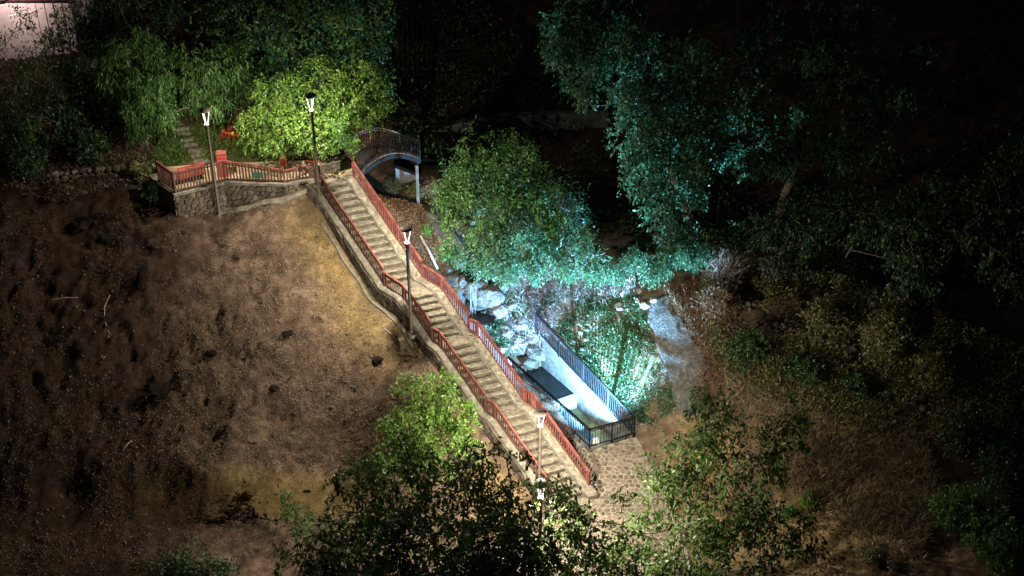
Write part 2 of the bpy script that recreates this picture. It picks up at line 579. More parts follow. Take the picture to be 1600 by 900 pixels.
LF = {
    'lime': leaf_mat('lime_leaf', [(0.05, 0.115, 0.018), (0.10, 0.19, 0.030), (0.16, 0.26, 0.045)], 0.38),
    'mid': leaf_mat('mid_green_leaf', [(0.030, 0.085, 0.020), (0.06, 0.135, 0.032), (0.095, 0.19, 0.045)], 0.35),
    'cool': leaf_mat('cool_green_leaf', [(0.030, 0.080, 0.030), (0.052, 0.13, 0.062), (0.08, 0.18, 0.09)], 0.35),
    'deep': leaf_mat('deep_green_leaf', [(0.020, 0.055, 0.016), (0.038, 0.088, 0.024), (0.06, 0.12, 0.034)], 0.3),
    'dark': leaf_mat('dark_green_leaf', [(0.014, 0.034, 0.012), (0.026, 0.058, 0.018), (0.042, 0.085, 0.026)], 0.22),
    'walnut': leaf_mat('foreground_leaf', [(0.035, 0.070, 0.018), (0.062, 0.115, 0.030), (0.10, 0.16, 0.048)], 0.45),
    'walnut_lit': leaf_mat('lit_foreground_leaf', [(0.040, 0.075, 0.018), (0.07, 0.125, 0.032), (0.11, 0.175, 0.05)], 0.5),  # brighter copy of the foreground leaf, light on the right trees put in its colour
    'ivy': leaf_mat('ivy_leaf', [(0.014, 0.046, 0.018), (0.034, 0.092, 0.036), (0.065, 0.15, 0.06)], 0.3),
    'dry': leaf_mat('dry_leaf', [(0.035, 0.023, 0.015), (0.095, 0.067, 0.047), (0.23, 0.172, 0.13)], 0.15, 0.8),
    'rust': leaf_mat('rust_leaf', [(0.09, 0.045, 0.022), (0.17, 0.095, 0.050), (0.26, 0.16, 0.09)], 0.2, 0.7),
    'straw': leaf_mat('straw', [(0.13, 0.095, 0.052), (0.23, 0.175, 0.10), (0.34, 0.27, 0.17)], 0.2, 0.8),
    'grey': leaf_mat('grey_green_leaf', [(0.06, 0.085, 0.055), (0.11, 0.14, 0.095), (0.16, 0.19, 0.14)], 0.3),
    'twig': leaf_mat('bare_twig', [(0.13, 0.115, 0.10), (0.24, 0.22, 0.20), (0.36, 0.33, 0.31)], 0.0, 0.8),
    'red': leaf_mat('red_flower', [(0.35, 0.035, 0.015), (0.50, 0.07, 0.03), (0.16, 0.05, 0.02)], 0.3),
    'grass': leaf_mat('grass_blade', [(0.04, 0.09, 0.016), (0.075, 0.145, 0.028), (0.13, 0.19, 0.05)], 0.3),
    'olive': leaf_mat('olive_leaf', [(0.075, 0.078, 0.026), (0.125, 0.125, 0.048), (0.19, 0.18, 0.078)], 0.25),
}

# ------------------------------------------------------------------ the stair line
SO = np.array([-7.0, 41.03])
SU = np.array([0.686, -0.7276])
SE = np.array([1.27, 0.53])
STAIR = [(-0.6, 7.27), (0.0, 7.27), (3.68, 4.65), (4.70, 4.65), (6.22, 3.55), (6.66, 3.55), (8.95, 2.0), (9.42, 2.0), (12.45, 0.06), (13.5, 0.0)]
RAIL = [(-0.05, 8.03), (3.68, 5.47), (3.681, 5.32), (4.78, 5.28), (6.22, 4.43), (6.221, 4.24), (6.66, 4.28), (8.95, 2.85), (8.951, 2.70), (9.42, 2.72), (12.1, 0.96)]
_ss = np.array([p[0] for p in STAIR]); _sz = np.array([p[1] for p in STAIR])
_M2 = np.linalg.inv(np.array([SU, SE]).T)


def zs(s): return np.interp(s, _ss, _sz)


def st(s, a, z):
    p = SO + SU * s + SE * a
    return (p[0], p[1], float(z))


def st_coords(x, y):
    dx = np.asarray(x) - SO[0]; dy = np.asarray(y) - SO[1]
    return _M2[0, 0] * dx + _M2[0, 1] * dy, _M2[1, 0] * dx + _M2[1, 1] * dy


# ------------------------------------------------------------------ terrain
TERRACE = [(-12.85, 41.35), (-12.07, 40.48), (-10.48, 41.41), (-8.29, 41.26), (-7.21, 41.66), (-6.9, 41.15), (-5.75, 41.62), (-5.45, 42.35), (-6.3, 43.3), (-9.0, 43.1), (-11.5, 42.9), (-13.2, 42.6)]
# channel between stairs and ivy bank
CL0 = np.array([2.70, 34.80]); CL1 = np.array([-0.15, 39.05])     # left fence line, front -> back
CR0 = np.array([4.02, 35.62]); CR1 = np.array([1.15, 39.85])      # inner face of right wall
_cn = np.array([0.83, 0.56]) * 0.16
CHAN = [tuple(CL0 + np.array([0.02, -0.10])), tuple(CR0 + _cn + np.array([0.02, -0.08])), tuple(CR1 + _cn), tuple(CL1)]
PLAZA = [(-2.3, 27.0), (5.9, 27.0), (5.6, 30.0), (5.25, 32.4), (4.75, 34.2), (4.42, 35.45), (2.70, 34.72), (2.2, 35.4), (1.6, 34.6), (2.4, 33.2), (2.55, 32.5), (1.0, 31.7), (-0.6, 30.4)]


STREAM = [(-6.6, 45.2), (-4.6, 43.8), (-2.9, 43.4), (-1.7, 42.4), (-1.45, 41.1)]


def plaza_z(x, y): return np.clip((np.asarray(y) - 32.6) * 0.12, 0, 0.29)


ctrl = []
for s in np.arange(0.4, 11.6, 1.1):
    p = st(s, -0.42, max(zs(s) - 0.55, 0.0)); ctrl.append(p)
    if s < 10.5:
        p = st(s, 1.42, zs(s) - 0.55 - (0.3 if s > 6 else 0)); ctrl.append(p)
    ctrl.append(st(s, 0.5, max(zs(s) - 0.6, -0.3)))
ctrl += [
    (-12.1, 40.2, 6.30), (-11.2, 40.7, 6.12), (-10.4, 41.1, 6.12), (-9.3, 41.0, 6.45), (-8.3, 40.95, 6.72), (-7.3, 41.2, 6.92), (-6.93, 40.65, 6.78),
    (-9, 39.4, 5.6), (-9, 36, 3.3), (-6.2, 37, 4.05), (-5, 34.2, 1.9), (-3, 33.3, 0.8), (-1.5, 32.5, 0.25), (-12, 38, 4.7), (-12, 35, 2.7), (-15, 40.3, 6.0),
    (-15, 36, 3.3), (-20, 40, 5.9), (-20, 35, 2.7), (-27, 40, 6.3), (-27, 34, 2.3), (-8, 32.4, 1.35), (-6, 32.6, 1.1), (-11, 32.4, 1.3), (-15, 32.5, 1.05), (-20, 32, 0.7),
    (-15, 43, 7.3), (-14, 45, 8.0), (-16.5, 41.5, 6.6), (-20, 45, 7.8), (-20, 49, 9.1), (-24, 49, 9.4), (-12, 46.5, 9.0), (-12, 50, 10.5), (-8.5, 45, 7.6), (-8, 50, 9.0), (-11, 44, 7.7), (-10, 43.6, 7.4), (-30, 48, 9),
    (-30, 28, 0), (-15, 29, 0), (-8, 30, 0.0), (-4, 30, 0), (0, 29, 0), (5, 29, 0), (-20, 20, -0.5), (0, 20, -0.5), (12, 20, -0.5), (20, 22, -0.3), (0, 5, -1), (-30, 5, -1), (30, 5, -1),
    # stream
    (-5.6, 44.0, 5.9), (-4.5, 43.1, 5.5), (-3.2, 42.3, 4.7), (-2.0, 41.5, 3.4), (-1.2, 40.7, 1.7), (-0.4, 40.5, 1.3), (0.5, 40.1, 0.6), (-6.5, 45.5, 6.4),
    (-3.0, 44.2, 6.0), (-1.5, 43.2, 5.0), (0.3, 42.2, 3.9), (1.4, 41.0, 2.6), (1.5, 43.5, 4.8), (-2.4, 39.7, 2.9), (-3.6, 41.0, 4.3), (-0.9, 38.6, 1.6),
    # ivy bank and right slope
    (2.1, 39.9, 1.9), (3.2, 38.4, 1.4), (4.5, 36.4, 0.75), (2.8, 40.6, 3.0), (4.2, 39.0, 3.5), (5.2, 37.6, 2.9), (5.3, 36.0, 1.4), (5.6, 34.5, 0.6), (6.3, 33, 0.35),
    (6.6, 38.0, 4.0), (7.5, 35.3, 2.1), (9.1, 38, 4.1), (8, 31, 0.35), (10.3, 31, 0.7), (12, 34.4, 2.1), (13.1, 35.8, 3.3), (12.5, 38.5, 4.3), (16, 34, 2.6), (16, 38, 4.2), (22, 34, 3.2), (22, 30, 1.2), (14, 30.5, 0.8), (10, 28, 0.1), (18, 27, 0.3),
    (5, 42, 4.2), (9, 43, 4.0), (14, 43, 3.8), (20, 42, 4.2), (28, 40, 5), (5, 47, 4.6), (12, 49, 4.8), (20, 50, 6), (-2, 48, 5.2), (0, 53, 6), (-4, 52, 7), (10, 56, 7), (28, 54, 9), (-30, 60, 14), (0, 62, 9), (30, 65, 13), (0, 80, 16), (-35, 80, 22), (35, 80, 22),
]
ctrl = np.array(ctrl, float)


def _U(r2): return np.where(r2 > 1e-12, r2 * np.log(r2 + 1e-12), 0)


def _fit():
    n = len(ctrl); X = ctrl[:, :2]
    K = _U(((X[:, None] - X[None]) ** 2).sum(-1)) + np.eye(n) * 0.35
    P = np.c_[np.ones(n), X]
    A = np.zeros((n + 3, n + 3)); A[:n, :n] = K; A[:n, n:] = P; A[n:, :n] = P.T
    return np.linalg.solve(A, np.r_[ctrl[:, 2], 0, 0, 0])


TPSW = _fit()


def tps(x, y):
    x = np.asarray(x, float); y = np.asarray(y, float)
    sh = x.shape; x = x.ravel(); y = y.ravel()
    cxp = np.clip(x, -38, 38); cyp = np.clip(y, 4, 82)
    out = np.zeros(len(x)); n = len(ctrl)
    for i in range(0, len(x), 20000):
        a = cxp[i:i + 20000]; b = cyp[i:i + 20000]
        r2 = (a[:, None] - ctrl[None, :, 0]) ** 2 + (b[:, None] - ctrl[None, :, 1]) ** 2
        out[i:i + 20000] = _U(r2) @ TPSW[:n] + TPSW[n] + TPSW[n + 1] * a + TPSW[n + 2] * b
    return out.reshape(sh)


def H(x, y, rough=False):
    x = np.asarray(x, float); y = np.asarray(y, float)
    z = tps(x, y)
    # foot of the dirt slope: a cut bank above the level track
    k = 1 - sstep(-4.5, -1.5, x)
    yb = 31.95 + 0.7 * fbm(x * 0.55, x * 0 + 3.1, oct=4, seed=5)
    wb = 0.45 + 0.9 * sstep(-9.0, -12.5, x)
    cut = sstep(yb - wb, yb + wb, y)
    zz = np.where(y < yb + wb, np.maximum(z, 0.0) * cut + 0.03 * (1 - cut), z)
    z = z * (1 - k) + zz * k
    if rough:
        a = 0.040 + 0.034 * sstep(-7, -10, x) * sstep(31.9, 33, y) * sstep(43, 40, y)
        n = fbm(x * 0.9, y * 0.9, oct=5, seed=21) * 0.9 + fbm(x * 4.2, y * 4.2, oct=3, seed=41) * 0.55
        hol = fbm(x * 1.1 + 9, y * 1.3, oct=5, seed=33)
        n = n - 1.1 * sstep(0.18, 0.5, hol) + 0.5 * fbm(x * 9, y * 9, oct=2, seed=61)
        for (px_, py_, rx_, ry_, dp_) in PITS:
            z = z - 0.6 * dp_ * np.exp(-(((x - px_) / rx_) ** 2 + ((y - py_) / ry_) ** 2)) * (0.7 + 0.9 * fbm(x * 2.3, y * 2.3, oct=3, seed=55))
        s, aa = st_coords(x, y)
        near = sstep(0.25, 0.9, np.abs(aa - 0.4) - 0.6)
        z = z + n * a * 1.9 * (0.25 + 0.75 * near)
    # stream bed
    sd_ = np.full(x.shape, 9.0)
    for (ax_, ay_), (bx_, by_) in zip(STREAM[:-1], STREAM[1:]):
        ex, ey = bx_ - ax_, by_ - ay_
        tt_ = np.clip(((x - ax_) * ex + (y - ay_) * ey) / (ex * ex + ey * ey), 0, 1)
        sd_ = np.minimum(sd_, np.hypot(x - ax_ - ex * tt_, y - ay_ - ey * tt_))
    z = z - 0.30 * (1 - sstep(0.12, 0.45, sd_))
    # terrace
    t = inside(TERRACE, x, y)
    dt = edge_dist(TERRACE, x, y)
    z = np.where(t & ((dt > 0.14) | (y > 42.2)), 7.25, z)
    # plaza
    p = inside(PLAZA, x, y)
    z = np.where(p, plaza_z(x, y) - 0.06, z)
    # under the stairs
    s, aa = st_coords(x, y)
    z = np.where((aa > -0.14) & (aa < 0.98) & (s > -0.2) & (s < 12.4), np.minimum(z, zs(s) - 0.40), z)
    # channel
    c = inside(CHAN, x, y)
    z = np.where(c, -0.75, z)
    return z


PITS = []


def h1(x, y): return float(H(np.array([x]), np.array([y]))[0])


_T = np.arange(30, 75, 0.06)


def hit(u, v):
    r = ray(u, v)
    P = CAM[None] + r[None] * _T[:, None]
    k = np.argmax(P[:, 2] < H(P[:, 0], P[:, 1]))
    return P[k]


PITS = [(*hit(u, v)[:2], rx, ry, dp) for u, v, rx, ry, dp in ((135, 355, .9, .5, .5), (185, 385, .7, .4, .45), (245, 385, .6, .4, .4), (250, 605, .8, .5, .55), (370, 560, .8, .5, .4), (450, 525, .6, .35, .35), (345, 490, .4, .3, .3), (590, 560, .45, .3, .3), (480, 600, .5, .3, .25), (150, 640, .9, .5, .4), (300, 690, .8, .5, .4), (440, 650, .7, .4, .3), (90, 520, .8, .4, .4))]


def grow(a, b, step, lo, hi, g=1.18):
    mid = list(np.arange(a, b, step)); left = []; x = a; s = step
    while x > lo: s *= g; x -= s; left.append(x)
    right = []; x = mid[-1]; s = step
    while x < hi: s *= g; x += s; right.append(x)
    return np.array(left[::-1] + mid + right)


gx = grow(-24, 16, 0.11, -400, 400); gy = grow(27, 46, 0.11, -60, 400)
GX, GY = np.meshgrid(gx, gy)
GZ = H(GX, GY, rough=True)
nx_, ny_ = len(gx), len(gy)
idx = np.arange(nx_ * ny_).reshape(ny_, nx_)
gf = np.stack([idx[:-1, :-1].ravel(), idx[:-1, 1:].ravel(), idx[1:, 1:].ravel(), idx[1:, :-1].ravel()], 1)
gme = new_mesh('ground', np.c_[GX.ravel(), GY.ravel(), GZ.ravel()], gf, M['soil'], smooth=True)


def blob2(x, y, cx, cy, rx, ry, rot=0):
    c, s = math.cos(rot), math.sin(rot)
    a = ((x - cx) * c + (y - cy) * s) / rx; b = (-(x - cx) * s + (y - cy) * c) / ry
    return np.exp(-(a * a + b * b))


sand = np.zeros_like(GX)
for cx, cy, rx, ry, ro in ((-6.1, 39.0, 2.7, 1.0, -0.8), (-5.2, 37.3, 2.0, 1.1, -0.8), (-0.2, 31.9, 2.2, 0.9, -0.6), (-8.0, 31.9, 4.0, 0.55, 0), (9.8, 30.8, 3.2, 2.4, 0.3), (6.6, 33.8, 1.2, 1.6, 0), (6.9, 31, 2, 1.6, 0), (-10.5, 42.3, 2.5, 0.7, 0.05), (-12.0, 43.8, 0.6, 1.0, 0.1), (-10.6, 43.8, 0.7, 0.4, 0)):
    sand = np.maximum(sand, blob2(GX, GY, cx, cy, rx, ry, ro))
grassy = np.zeros_like(GX)
for cx, cy, rx, ry, ro in ((-10.0, 43.6, 1.6, 0.9, 0), (-13.0, 43.3, 1.0, 1.0, 0), (-3.5, 40.5, 0.5, 0.5, 0), (3.6, 38, 1.6, 2.2, 0.7), (-5.0, 38.6, 0.4, 0.7, 0.4)):
    grassy = np.maximum(grassy, 0.75 * blob2(GX, GY, cx, cy, rx, ry, ro))
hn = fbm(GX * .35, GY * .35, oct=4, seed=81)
lamp_falloff = np.clip(np.maximum(sstep(-8.5, -13, GX + 2.2 * hn) * sstep(27, 29, GY), np.maximum(sstep(41.8, 43.5, GY + hn) * sstep(-6, -4, GX), sstep(12, 15, GX + 2 * hn))), 0, 1)  # painted darkness away from the lamps: far left, behind, right
for nm, arr in (('sand', sand), ('grassy', grassy), ('lamp_falloff', lamp_falloff)):
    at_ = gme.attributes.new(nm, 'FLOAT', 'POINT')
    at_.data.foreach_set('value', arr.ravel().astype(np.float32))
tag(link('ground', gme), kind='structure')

# ------------------------------------------------------------------ paved plaza
PZ = MB()
stones_all = []
rs = random.Random(3)
for poly in cells(-2.4, 6.0, 27.2, 35.7, 0.195, 0.42, rs):
    cx = sum(p[0] for p in poly) / len(poly); cy = sum(p[1] for p in poly) / len(poly)
    if not inside(PLAZA, np.array([cx]), np.array([cy]))[0]: continue
    if float(edge_dist(PLAZA, np.array([cx]), np.array([cy]))[0]) < 0.11: continue
    g = stone_geo(poly, lambda a, b, h: (a, b, float(plaza_z(a, b)) + h), 0.014, 0.028, rs)
    if g: stones_all.append((cy, g))
pl_v = [(x, y, float(plaza_z(x, y))) for x, y in PLAZA]
# mortar bed as a grid so that it follows the fall of the paving
bx = np.arange(-2.4, 6.05, 0.05); by = np.arange(26.9, 35.75, 0.05)
BX, BY = np.meshgrid(bx, by)
bid = np.arange(BX.size).reshape(BX.shape)
ok = inside(PLAZA, BX, BY)
q = np.stack([bid[:-1, :-1], bid[:-1, 1:], bid[1:, 1:], bid[1:, :-1]], -1).reshape(-1, 4)
okf = ok.ravel()
q = q[okf[q].sum(1) >= 3]
plaza = obj('plaza', np.c_[BX.ravel(), BY.ravel(), plaza_z(BX, BY).ravel()], q, M['mortar'])
tag(plaza, kind='structure')
stones_all.sort(key=lambda t: -t[0])
for _, g in stones_all[:290]:
    obj('paving_stone', g[0], g[1], M['paver'], plaza)
rest = MB()
for _, g in stones_all[290:]: rest.add(g)
if rest.v:
    tag(rest.build('paving_stones_rest', M['paver'], plaza), kind='stuff')

# ------------------------------------------------------------------ staircase
stair = thing('stone_staircase', 'long stone staircase with landings running down the slope between red railings', 'staircase', st(0, 0, 7.27))
rs = random.Random(5)
flights = [(0.0, 3.68, 7.27, 4.65, 15), (4.70, 6.22, 4.65, 3.55, 7), (6.66, 8.95, 3.55, 2.0, 9), (9.42, 12.45, 2.0, 0.05, 11)]
landings = [(-0.75, 0.0, 7.27)] + [(s1 - (s1 - s0) / n, nxt, z1) for (s0, s1, z0, z1, n), nxt in zip(flights, (4.70, 6.66, 9.42, 12.75))]
treads = []
for (s0, s1, z0, z1, n) in flights:
    ds = (s1 - s0) / n; dz = (z0 - z1) / n
    for j in range(n):
        if j == n - 1: break
        treads.append((s0 + j * ds, s0 + (j + 1) * ds, z0 - (j + 1) * dz, 0.40))
for (s0, s1, z) in landings: treads.append((s0, s1, z, 0.4))
for (sa, sb, z, th) in treads:
    m = 9
    v = []; f = []; v2 = []; f2 = []
    ov = 0.03
    for k in range(m + 1):
        a = -0.02 + 0.86 * k / m
        sw = rs.uniform(-0.014, 0.014)
        dz = rs.uniform(-0.007, 0.007)
        v += [st(sa - 0.02, a, z + dz), st(sb + sw - 0.01, a, z + dz), st(sb + sw, a, z - 0.012 + dz), st(sb + sw - 0.006, a, z - 0.05 + dz), st(sa - 0.02, a, z - 0.05)]
        v2 += [st(sb - ov + rs.uniform(-.012, .012), a, z - 0.051), st(sb - ov + rs.uniform(-.014, .014), a, z - 0.11), st(sb - ov + rs.uniform(-.006, .006), a, z - th)]
    for k in range(m):
        b = k * 5
        for i in range(4): f.append((b + i, b + i + 1, b + 5 + i + 1, b + 5 + i))
        f.append((b + 4, b, b + 5, b + 9))
        for i in range(2): f2.append((k * 3 + i, k * 3 + i + 1, k * 3 + 4 + i, k * 3 + 3 + i))
    f.append((0, 4, 3, 2, 1)); e = m * 5; f.append((e, e + 1, e + 2, e + 3, e + 4))
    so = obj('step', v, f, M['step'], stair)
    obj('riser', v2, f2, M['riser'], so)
    if sb - sa > 0.4 or z < 2.1:
        for poly in cells(sa + 0.01, sb - 0.035, 0.0, 0.82, 0.26 if sb - sa > .4 else 0.2, 0.38, rs):
            g = stone_geo([(p[0], p[1] * 1.38) for p in poly], lambda p, q_, h, z=z: st(p, q_ / 1.38, z + h), 0.014, 0.020, rs)
            if g: obj('tread_stone', g[0], g[1], M['tread'], so)


def side_wall(a0, a1, lift, name):
    ss = np.concatenate([np.arange(-0.3, 12.55, 0.22)])
    v = []; f = []
    for s in ss:
        z = float(zs(s)) + lift + rs.uniform(-0.02, 0.02)
        j0, j1 = rs.uniform(-0.012, 0.012), rs.uniform(-0.012, 0.012)
        zb = float(zs(s)) - 1.3
        v += [st(s, a0 + j0, zb), st(s, a0 + j0, z - 0.03), st(s, a0 + j0 + 0.03, z), st(s, a1 + j1 - 0.03, z), st(s, a1 + j1, z - 0.03), st(s, a1 + j1, zb)]
    for k in range(len(ss) - 1):
        b = k * 6
        for i in range(5): f.append((b + i, b + 6 + i, b + 6 + i + 1, b + i + 1))
    f.append((0, 1, 2, 3, 4, 5)); e = (len(ss) - 1) * 6; f.append((e + 5, e + 4, e + 3, e + 2, e + 1, e))
    return obj(name, v, f, M['coping'], stair)


LW = side_wall(-0.20, 0.02, 0.10, 'side_wall')
RW = side_wall(0.80, 1.07, 0.12, 'side_wall')
# stones facing the outside of the near wall and the top of the far one
for poly in cells(-0.2, 12.5, -1.0, -0.02, 0.27, 0.38, rs):
    g = stone_geo(poly, lambda p, q_, h: st(p, -0.195 - h * 0.75, float(zs(p)) + q_), 0.035, 0.022, rs)
    if not g: continue
    cz = sum(p[2] for p in g[0]) / len(g[0]); c0 = g[0][0]
    if max(p[2] for p in g[0]) > h1(c0[0] - 0.1, c0[1] - 0.1) - 0.05:
        obj('wall_stone', g[0], g[1], M['stone'], LW)
for poly in cells(-0.2, 12.4, 0.0, 0.36, 0.19, 0.36, rs):
    g = stone_geo(poly, lambda p, q_, h: st(p, 0.81 + q_ / 1.38, float(zs(p)) + 0.118 + h), 0.02, 0.014, rs)
    if g: obj('curb_stone', g[0], g[1], M['tread'], RW)

gv = []; gf_ = []
gss = np.arange(0.9, 6.0, 0.15)
for s in gss:
    for a, dz in ((-0.40, -.1), (-0.395, .035), (-0.31, .045), (-0.305, -.1)):
        p = st(s, a + 0.02 * math.sin(s * 5) + rs.uniform(-.006, .006), 0)
        gv.append((p[0], p[1], float(H(np.array([p[0]]), np.array([p[1]]), True)[0]) + 0.03 + dz))
for k in range(len(gss) - 1):
    for i in range(3): gf_.append((k * 4 + i, k * 4 + 4 + i, k * 4 + 5 + i, k * 4 + i + 1))
obj('footing', gv, gf_, M['coping'], stair)

# ------------------------------------------------------------------ timber railings
BAL = new_mesh('baluster', *[np.array(box(-.5, .5, -.5, .5, 0, 1)[0]), BOXF], M['brownwood'])
BALR = new_mesh('baluster_red', np.array(box(-.5, .5, -.5, .5, 0, 1)[0]), BOXF, M['redwood'])


def railing(root, segs, bal=BAL, space=0.105, bw=0.034, rail=(0.065, 0.05), post=0.075, railmat='redwood', lowmat='brownwood', ends=(True, True), sub=True):
    """segs: (base0, base1, h0, h1); base on the coping"""
    for i, (p, q, h0, h1_) in enumerate(segs):
        p = Vector(p); q = Vector(q)
        d = q - p; L = math.hypot(d.x, d.y)
        ang = math.atan2(d.y, d.x)
        up0 = Vector((0, 0, h0)); up1 = Vector((0, 0, h1_))
        MB().add(bar(p + up0, q + up1, *rail)).build('handrail', M[railmat], root)
        if sub:
            k = Vector((0, 0, 0.10))
            MB().add(bar(p + up0 - k, q + up1 - k, 0.035, 0.035)).build('middle_rail', M[lowmat], root)
        k = Vector((0, 0, 0.07))
        MB().add(bar(p + k, q + k, 0.04, 0.045)).build('bottom_rail', M[lowmat], root)
        n = max(1, int(L / space))
        for j in range(1, n):
            t = j / n
            c = p + d * t
            h = h0 + (h1_ - h0) * t
            link('baluster', bal, root, (c.x, c.y, c.z + 0.05), (0, 0, ang), (bw, bw * 0.8, h - 0.075))
        for e, c, h in ((ends[0] or i > 0, p, h0), (ends[1] and i == len(segs) - 1, q, h1_)):
            if e: link('post', bal, root, (c.x, c.y, c.z - 0.02), (0, 0, ang), (post, post, h - 0.005))


def stair_rail(name, label, a, bal):
    root = thing(name, label, 'railing', st(0, a, 7.3))
    segs = []
    for (sa, za), (sb, zb) in zip(RAIL[:-1], RAIL[1:]):
        if sb - sa < 0.05: continue
        ba = float(zs(sa)) + 0.11; bb = float(zs(sb)) + 0.11
        segs.append((st(sa, a, ba), st(sb, a, bb), za - ba, zb - bb))
    railing(root, segs, bal)
    return root


stair_rail('stair_railing', 'red wooden railing on the dirt slope side of the stairs', -0.03, BAL)
stair_rail('stair_railing', 'red wooden railing on the stream side of the stairs', 1.0, BALR)

FA, FB, FC, FD, FE = (-12.85, 41.35), (-12.07, 40.48), (-10.48, 41.41), (-8.29, 41.26), (-7.21, 41.66)
FA, FB, FC, FD, FE = [np.array(p) + np.array((0.02, 0.10)) for p in (FA, FB, FC, FD, FE)]
tf = thing('terrace_fence', 'red topped wooden fence with brown balusters on the upper terrace wall', 'fence', (FC[0], FC[1], 7.3))
z0 = 7.30
railing(tf, [((*FA, z0), (*FB, z0), .80, .80), ((*FB, z0), (*FC, z0), .80, .80), ((*FC, z0), (*FD, z0), .80, .50), ((*FD, z0), (*FE, z0), .48, .52)], BAL, space=0.115, bw=0.05)
# green board hung on the fence
gb = at(403, 277, 7.55)
m = MB()
pts = []
for k in range(24):
    t = 2 * math.pi * k / 24
    pts.append((0.19 * math.copysign(abs(math.cos(t)) ** 0.55, math.cos(t)), 0.12 * math.copysign(abs(math.sin(t)) ** 0.6, math.sin(t))))
dirf = (FD - FC) / np.linalg.norm(FD - FC); nf = np.array([-dirf[1], dirf[0]]) * -1
tt = 0.56
bc = FC + (FD - FC) * tt + nf * 0.06
v = [(bc[0] + dirf[0] * a + nf[0] * o, bc[1] + dirf[1] * a + nf[1] * o, 7.60 + b) for o in (0, 0.025) for a, b in pts]
f = [tuple(range(23, -1, -1)), tuple(range(24, 48))] + [(i, (i + 1) % 24, 24 + (i + 1) % 24, 24 + i) for i in range(24)]
tag(obj('notice_board', v, f, M['green']), 'small rounded green board fixed low on the terrace fence', 'board')

# ------------------------------------------------------------------ terrace retaining wall
wall = thing('retaining_wall', 'rubble stone retaining wall with pale coping under the terrace fence', 'wall', (-10.48, 41.41, 6.0))
rs = random.Random(9)
WL = [(-13.3, 41.95), (-12.85, 41.35), (-12.07, 40.48), (-10.48, 41.41), (-8.29, 41.26), (-7.21, 41.66)]
for (p, q_) in zip(WL[:-1], WL[1:]):
    p = np.array(p); q_ = np.array(q_); d = q_ - p; Ln = np.linalg.norm(d); d /= Ln
    nrm = np.array([d[1], -d[0]])      # outward: towards the slope
    zb = 5.6
    bo = nrm * 0.0; bi = -nrm * 0.30
    v = []
    for z in (zb, 7.20):
        for c in (p + bo, q_ + bo, q_ + bi, p + bi): v.append((c[0], c[1], z))
    obj('wall_core', v, BOXF, M['wallmortar'], wall)
    v = []
    for z in (7.20, 7.30):
        for c in (p + nrm * 0.05 - d * 0.02, q_ + nrm * 0.05 + d * 0.02, q_ - nrm * 0.26, p - nrm * 0.26): v.append((c[0], c[1], z + rs.uniform(-0.006, 0.006)))
    obj('coping', v, BOXF, M['coping'], wall)
    for poly in cells(0.0, Ln, zb + 0.2, 7.19, 0.20, 0.42, rs):
        g = stone_geo(poly, lambda a, b, h: (p[0] + d[0] * a + nrm[0] * h, p[1] + d[1] * a + nrm[1] * h, b), 0.05, 0.020, rs)
        if g and max(c[2] for c in g[0]) > 5.95: obj('wall_stone', g[0], g[1], M['stone'], wall)
# pale footing ledge along the foot
fp = []
for t in np.linspace(0, 1, 15):
    x = -10.75 + 3.65 * t
    y = np.interp(x, [-10.75, -10.48, -8.29, -7.1], [41.10, 41.20, 41.06, 41.40]) + 0.03 * math.sin(t * 17)
    fp.append((x, y, h1(x, y - 0.15) + 0.06 + 0.05 * (1 - t)))
v = []; f = []
for (x, y, z) in fp:
    w = 0.13 + rs.uniform(-.03, .03)
    v += [(x, y - w, z - 0.3), (x, y - w, z - 0.02), (x, y - w + 0.04, z), (x, y + 0.16, z + 0.03), (x, y + 0.16, z - 0.3)]
for k in range(len(fp) - 1):
    for i in range(4): f.append((k * 5 + i, k * 5 + 5 + i, k * 5 + 6 + i, k * 5 + i + 1))
obj('footing', v, f, M['coping'], wall)

# path on the terrace
tag(obj('path', [(x, y, 7.272) for x, y in TERRACE], [tuple(range(len(TERRACE)))], surface('path_dust', [(0.22, 0.165, 0.09), (0.36, 0.28, 0.17), (0.44, 0.36, 0.24)], 3.0, 0.95, 0.5, 20.0)), kind='structure')

# low stone parapet behind the head of the stairs
p0 = np.array([-7.05, 42.0]); p1 = np.array([-6.35, 42.35])
d = (p1 - p0) / np.linalg.norm(p1 - p0); nr = np.array([d[1], -d[0]])
par = thing('stone_parapet', 'low mossy stone block parapet at the head of the stairs', 'parapet', (p0[0], p0[1], 7.27))
v = [(c[0], c[1], z) for z in (7.2, 7.66) for c in (p0, p1, p1 - nr * 0.28, p0 - nr * 0.28)]
obj('core', v, BOXF, M['wallmortar'], par)
for poly in cells(0.0, float(np.linalg.norm(p1 - p0)), 7.28, 7.65, 0.24, 0.3, rs):
    g = stone_geo(poly, lambda a, b, h: (p0[0] + d[0] * a + nr[0] * h, p0[1] + d[1] * a + nr[1] * h, b), 0.035, 0.018, rs)
    if g: obj('face_stone', g[0], g[1], M['stone'], par)
v = [(c[0], c[1], z) for z in (7.662, 7.71) for c in (p0 + nr * .04 - d * .03, p1 + nr * .04 + d * .03, p1 - nr * 0.32 + d * .03, p0 - nr * 0.32 - d * .03)]
obj('top_slab', v, BOXF, M['coping'], par)

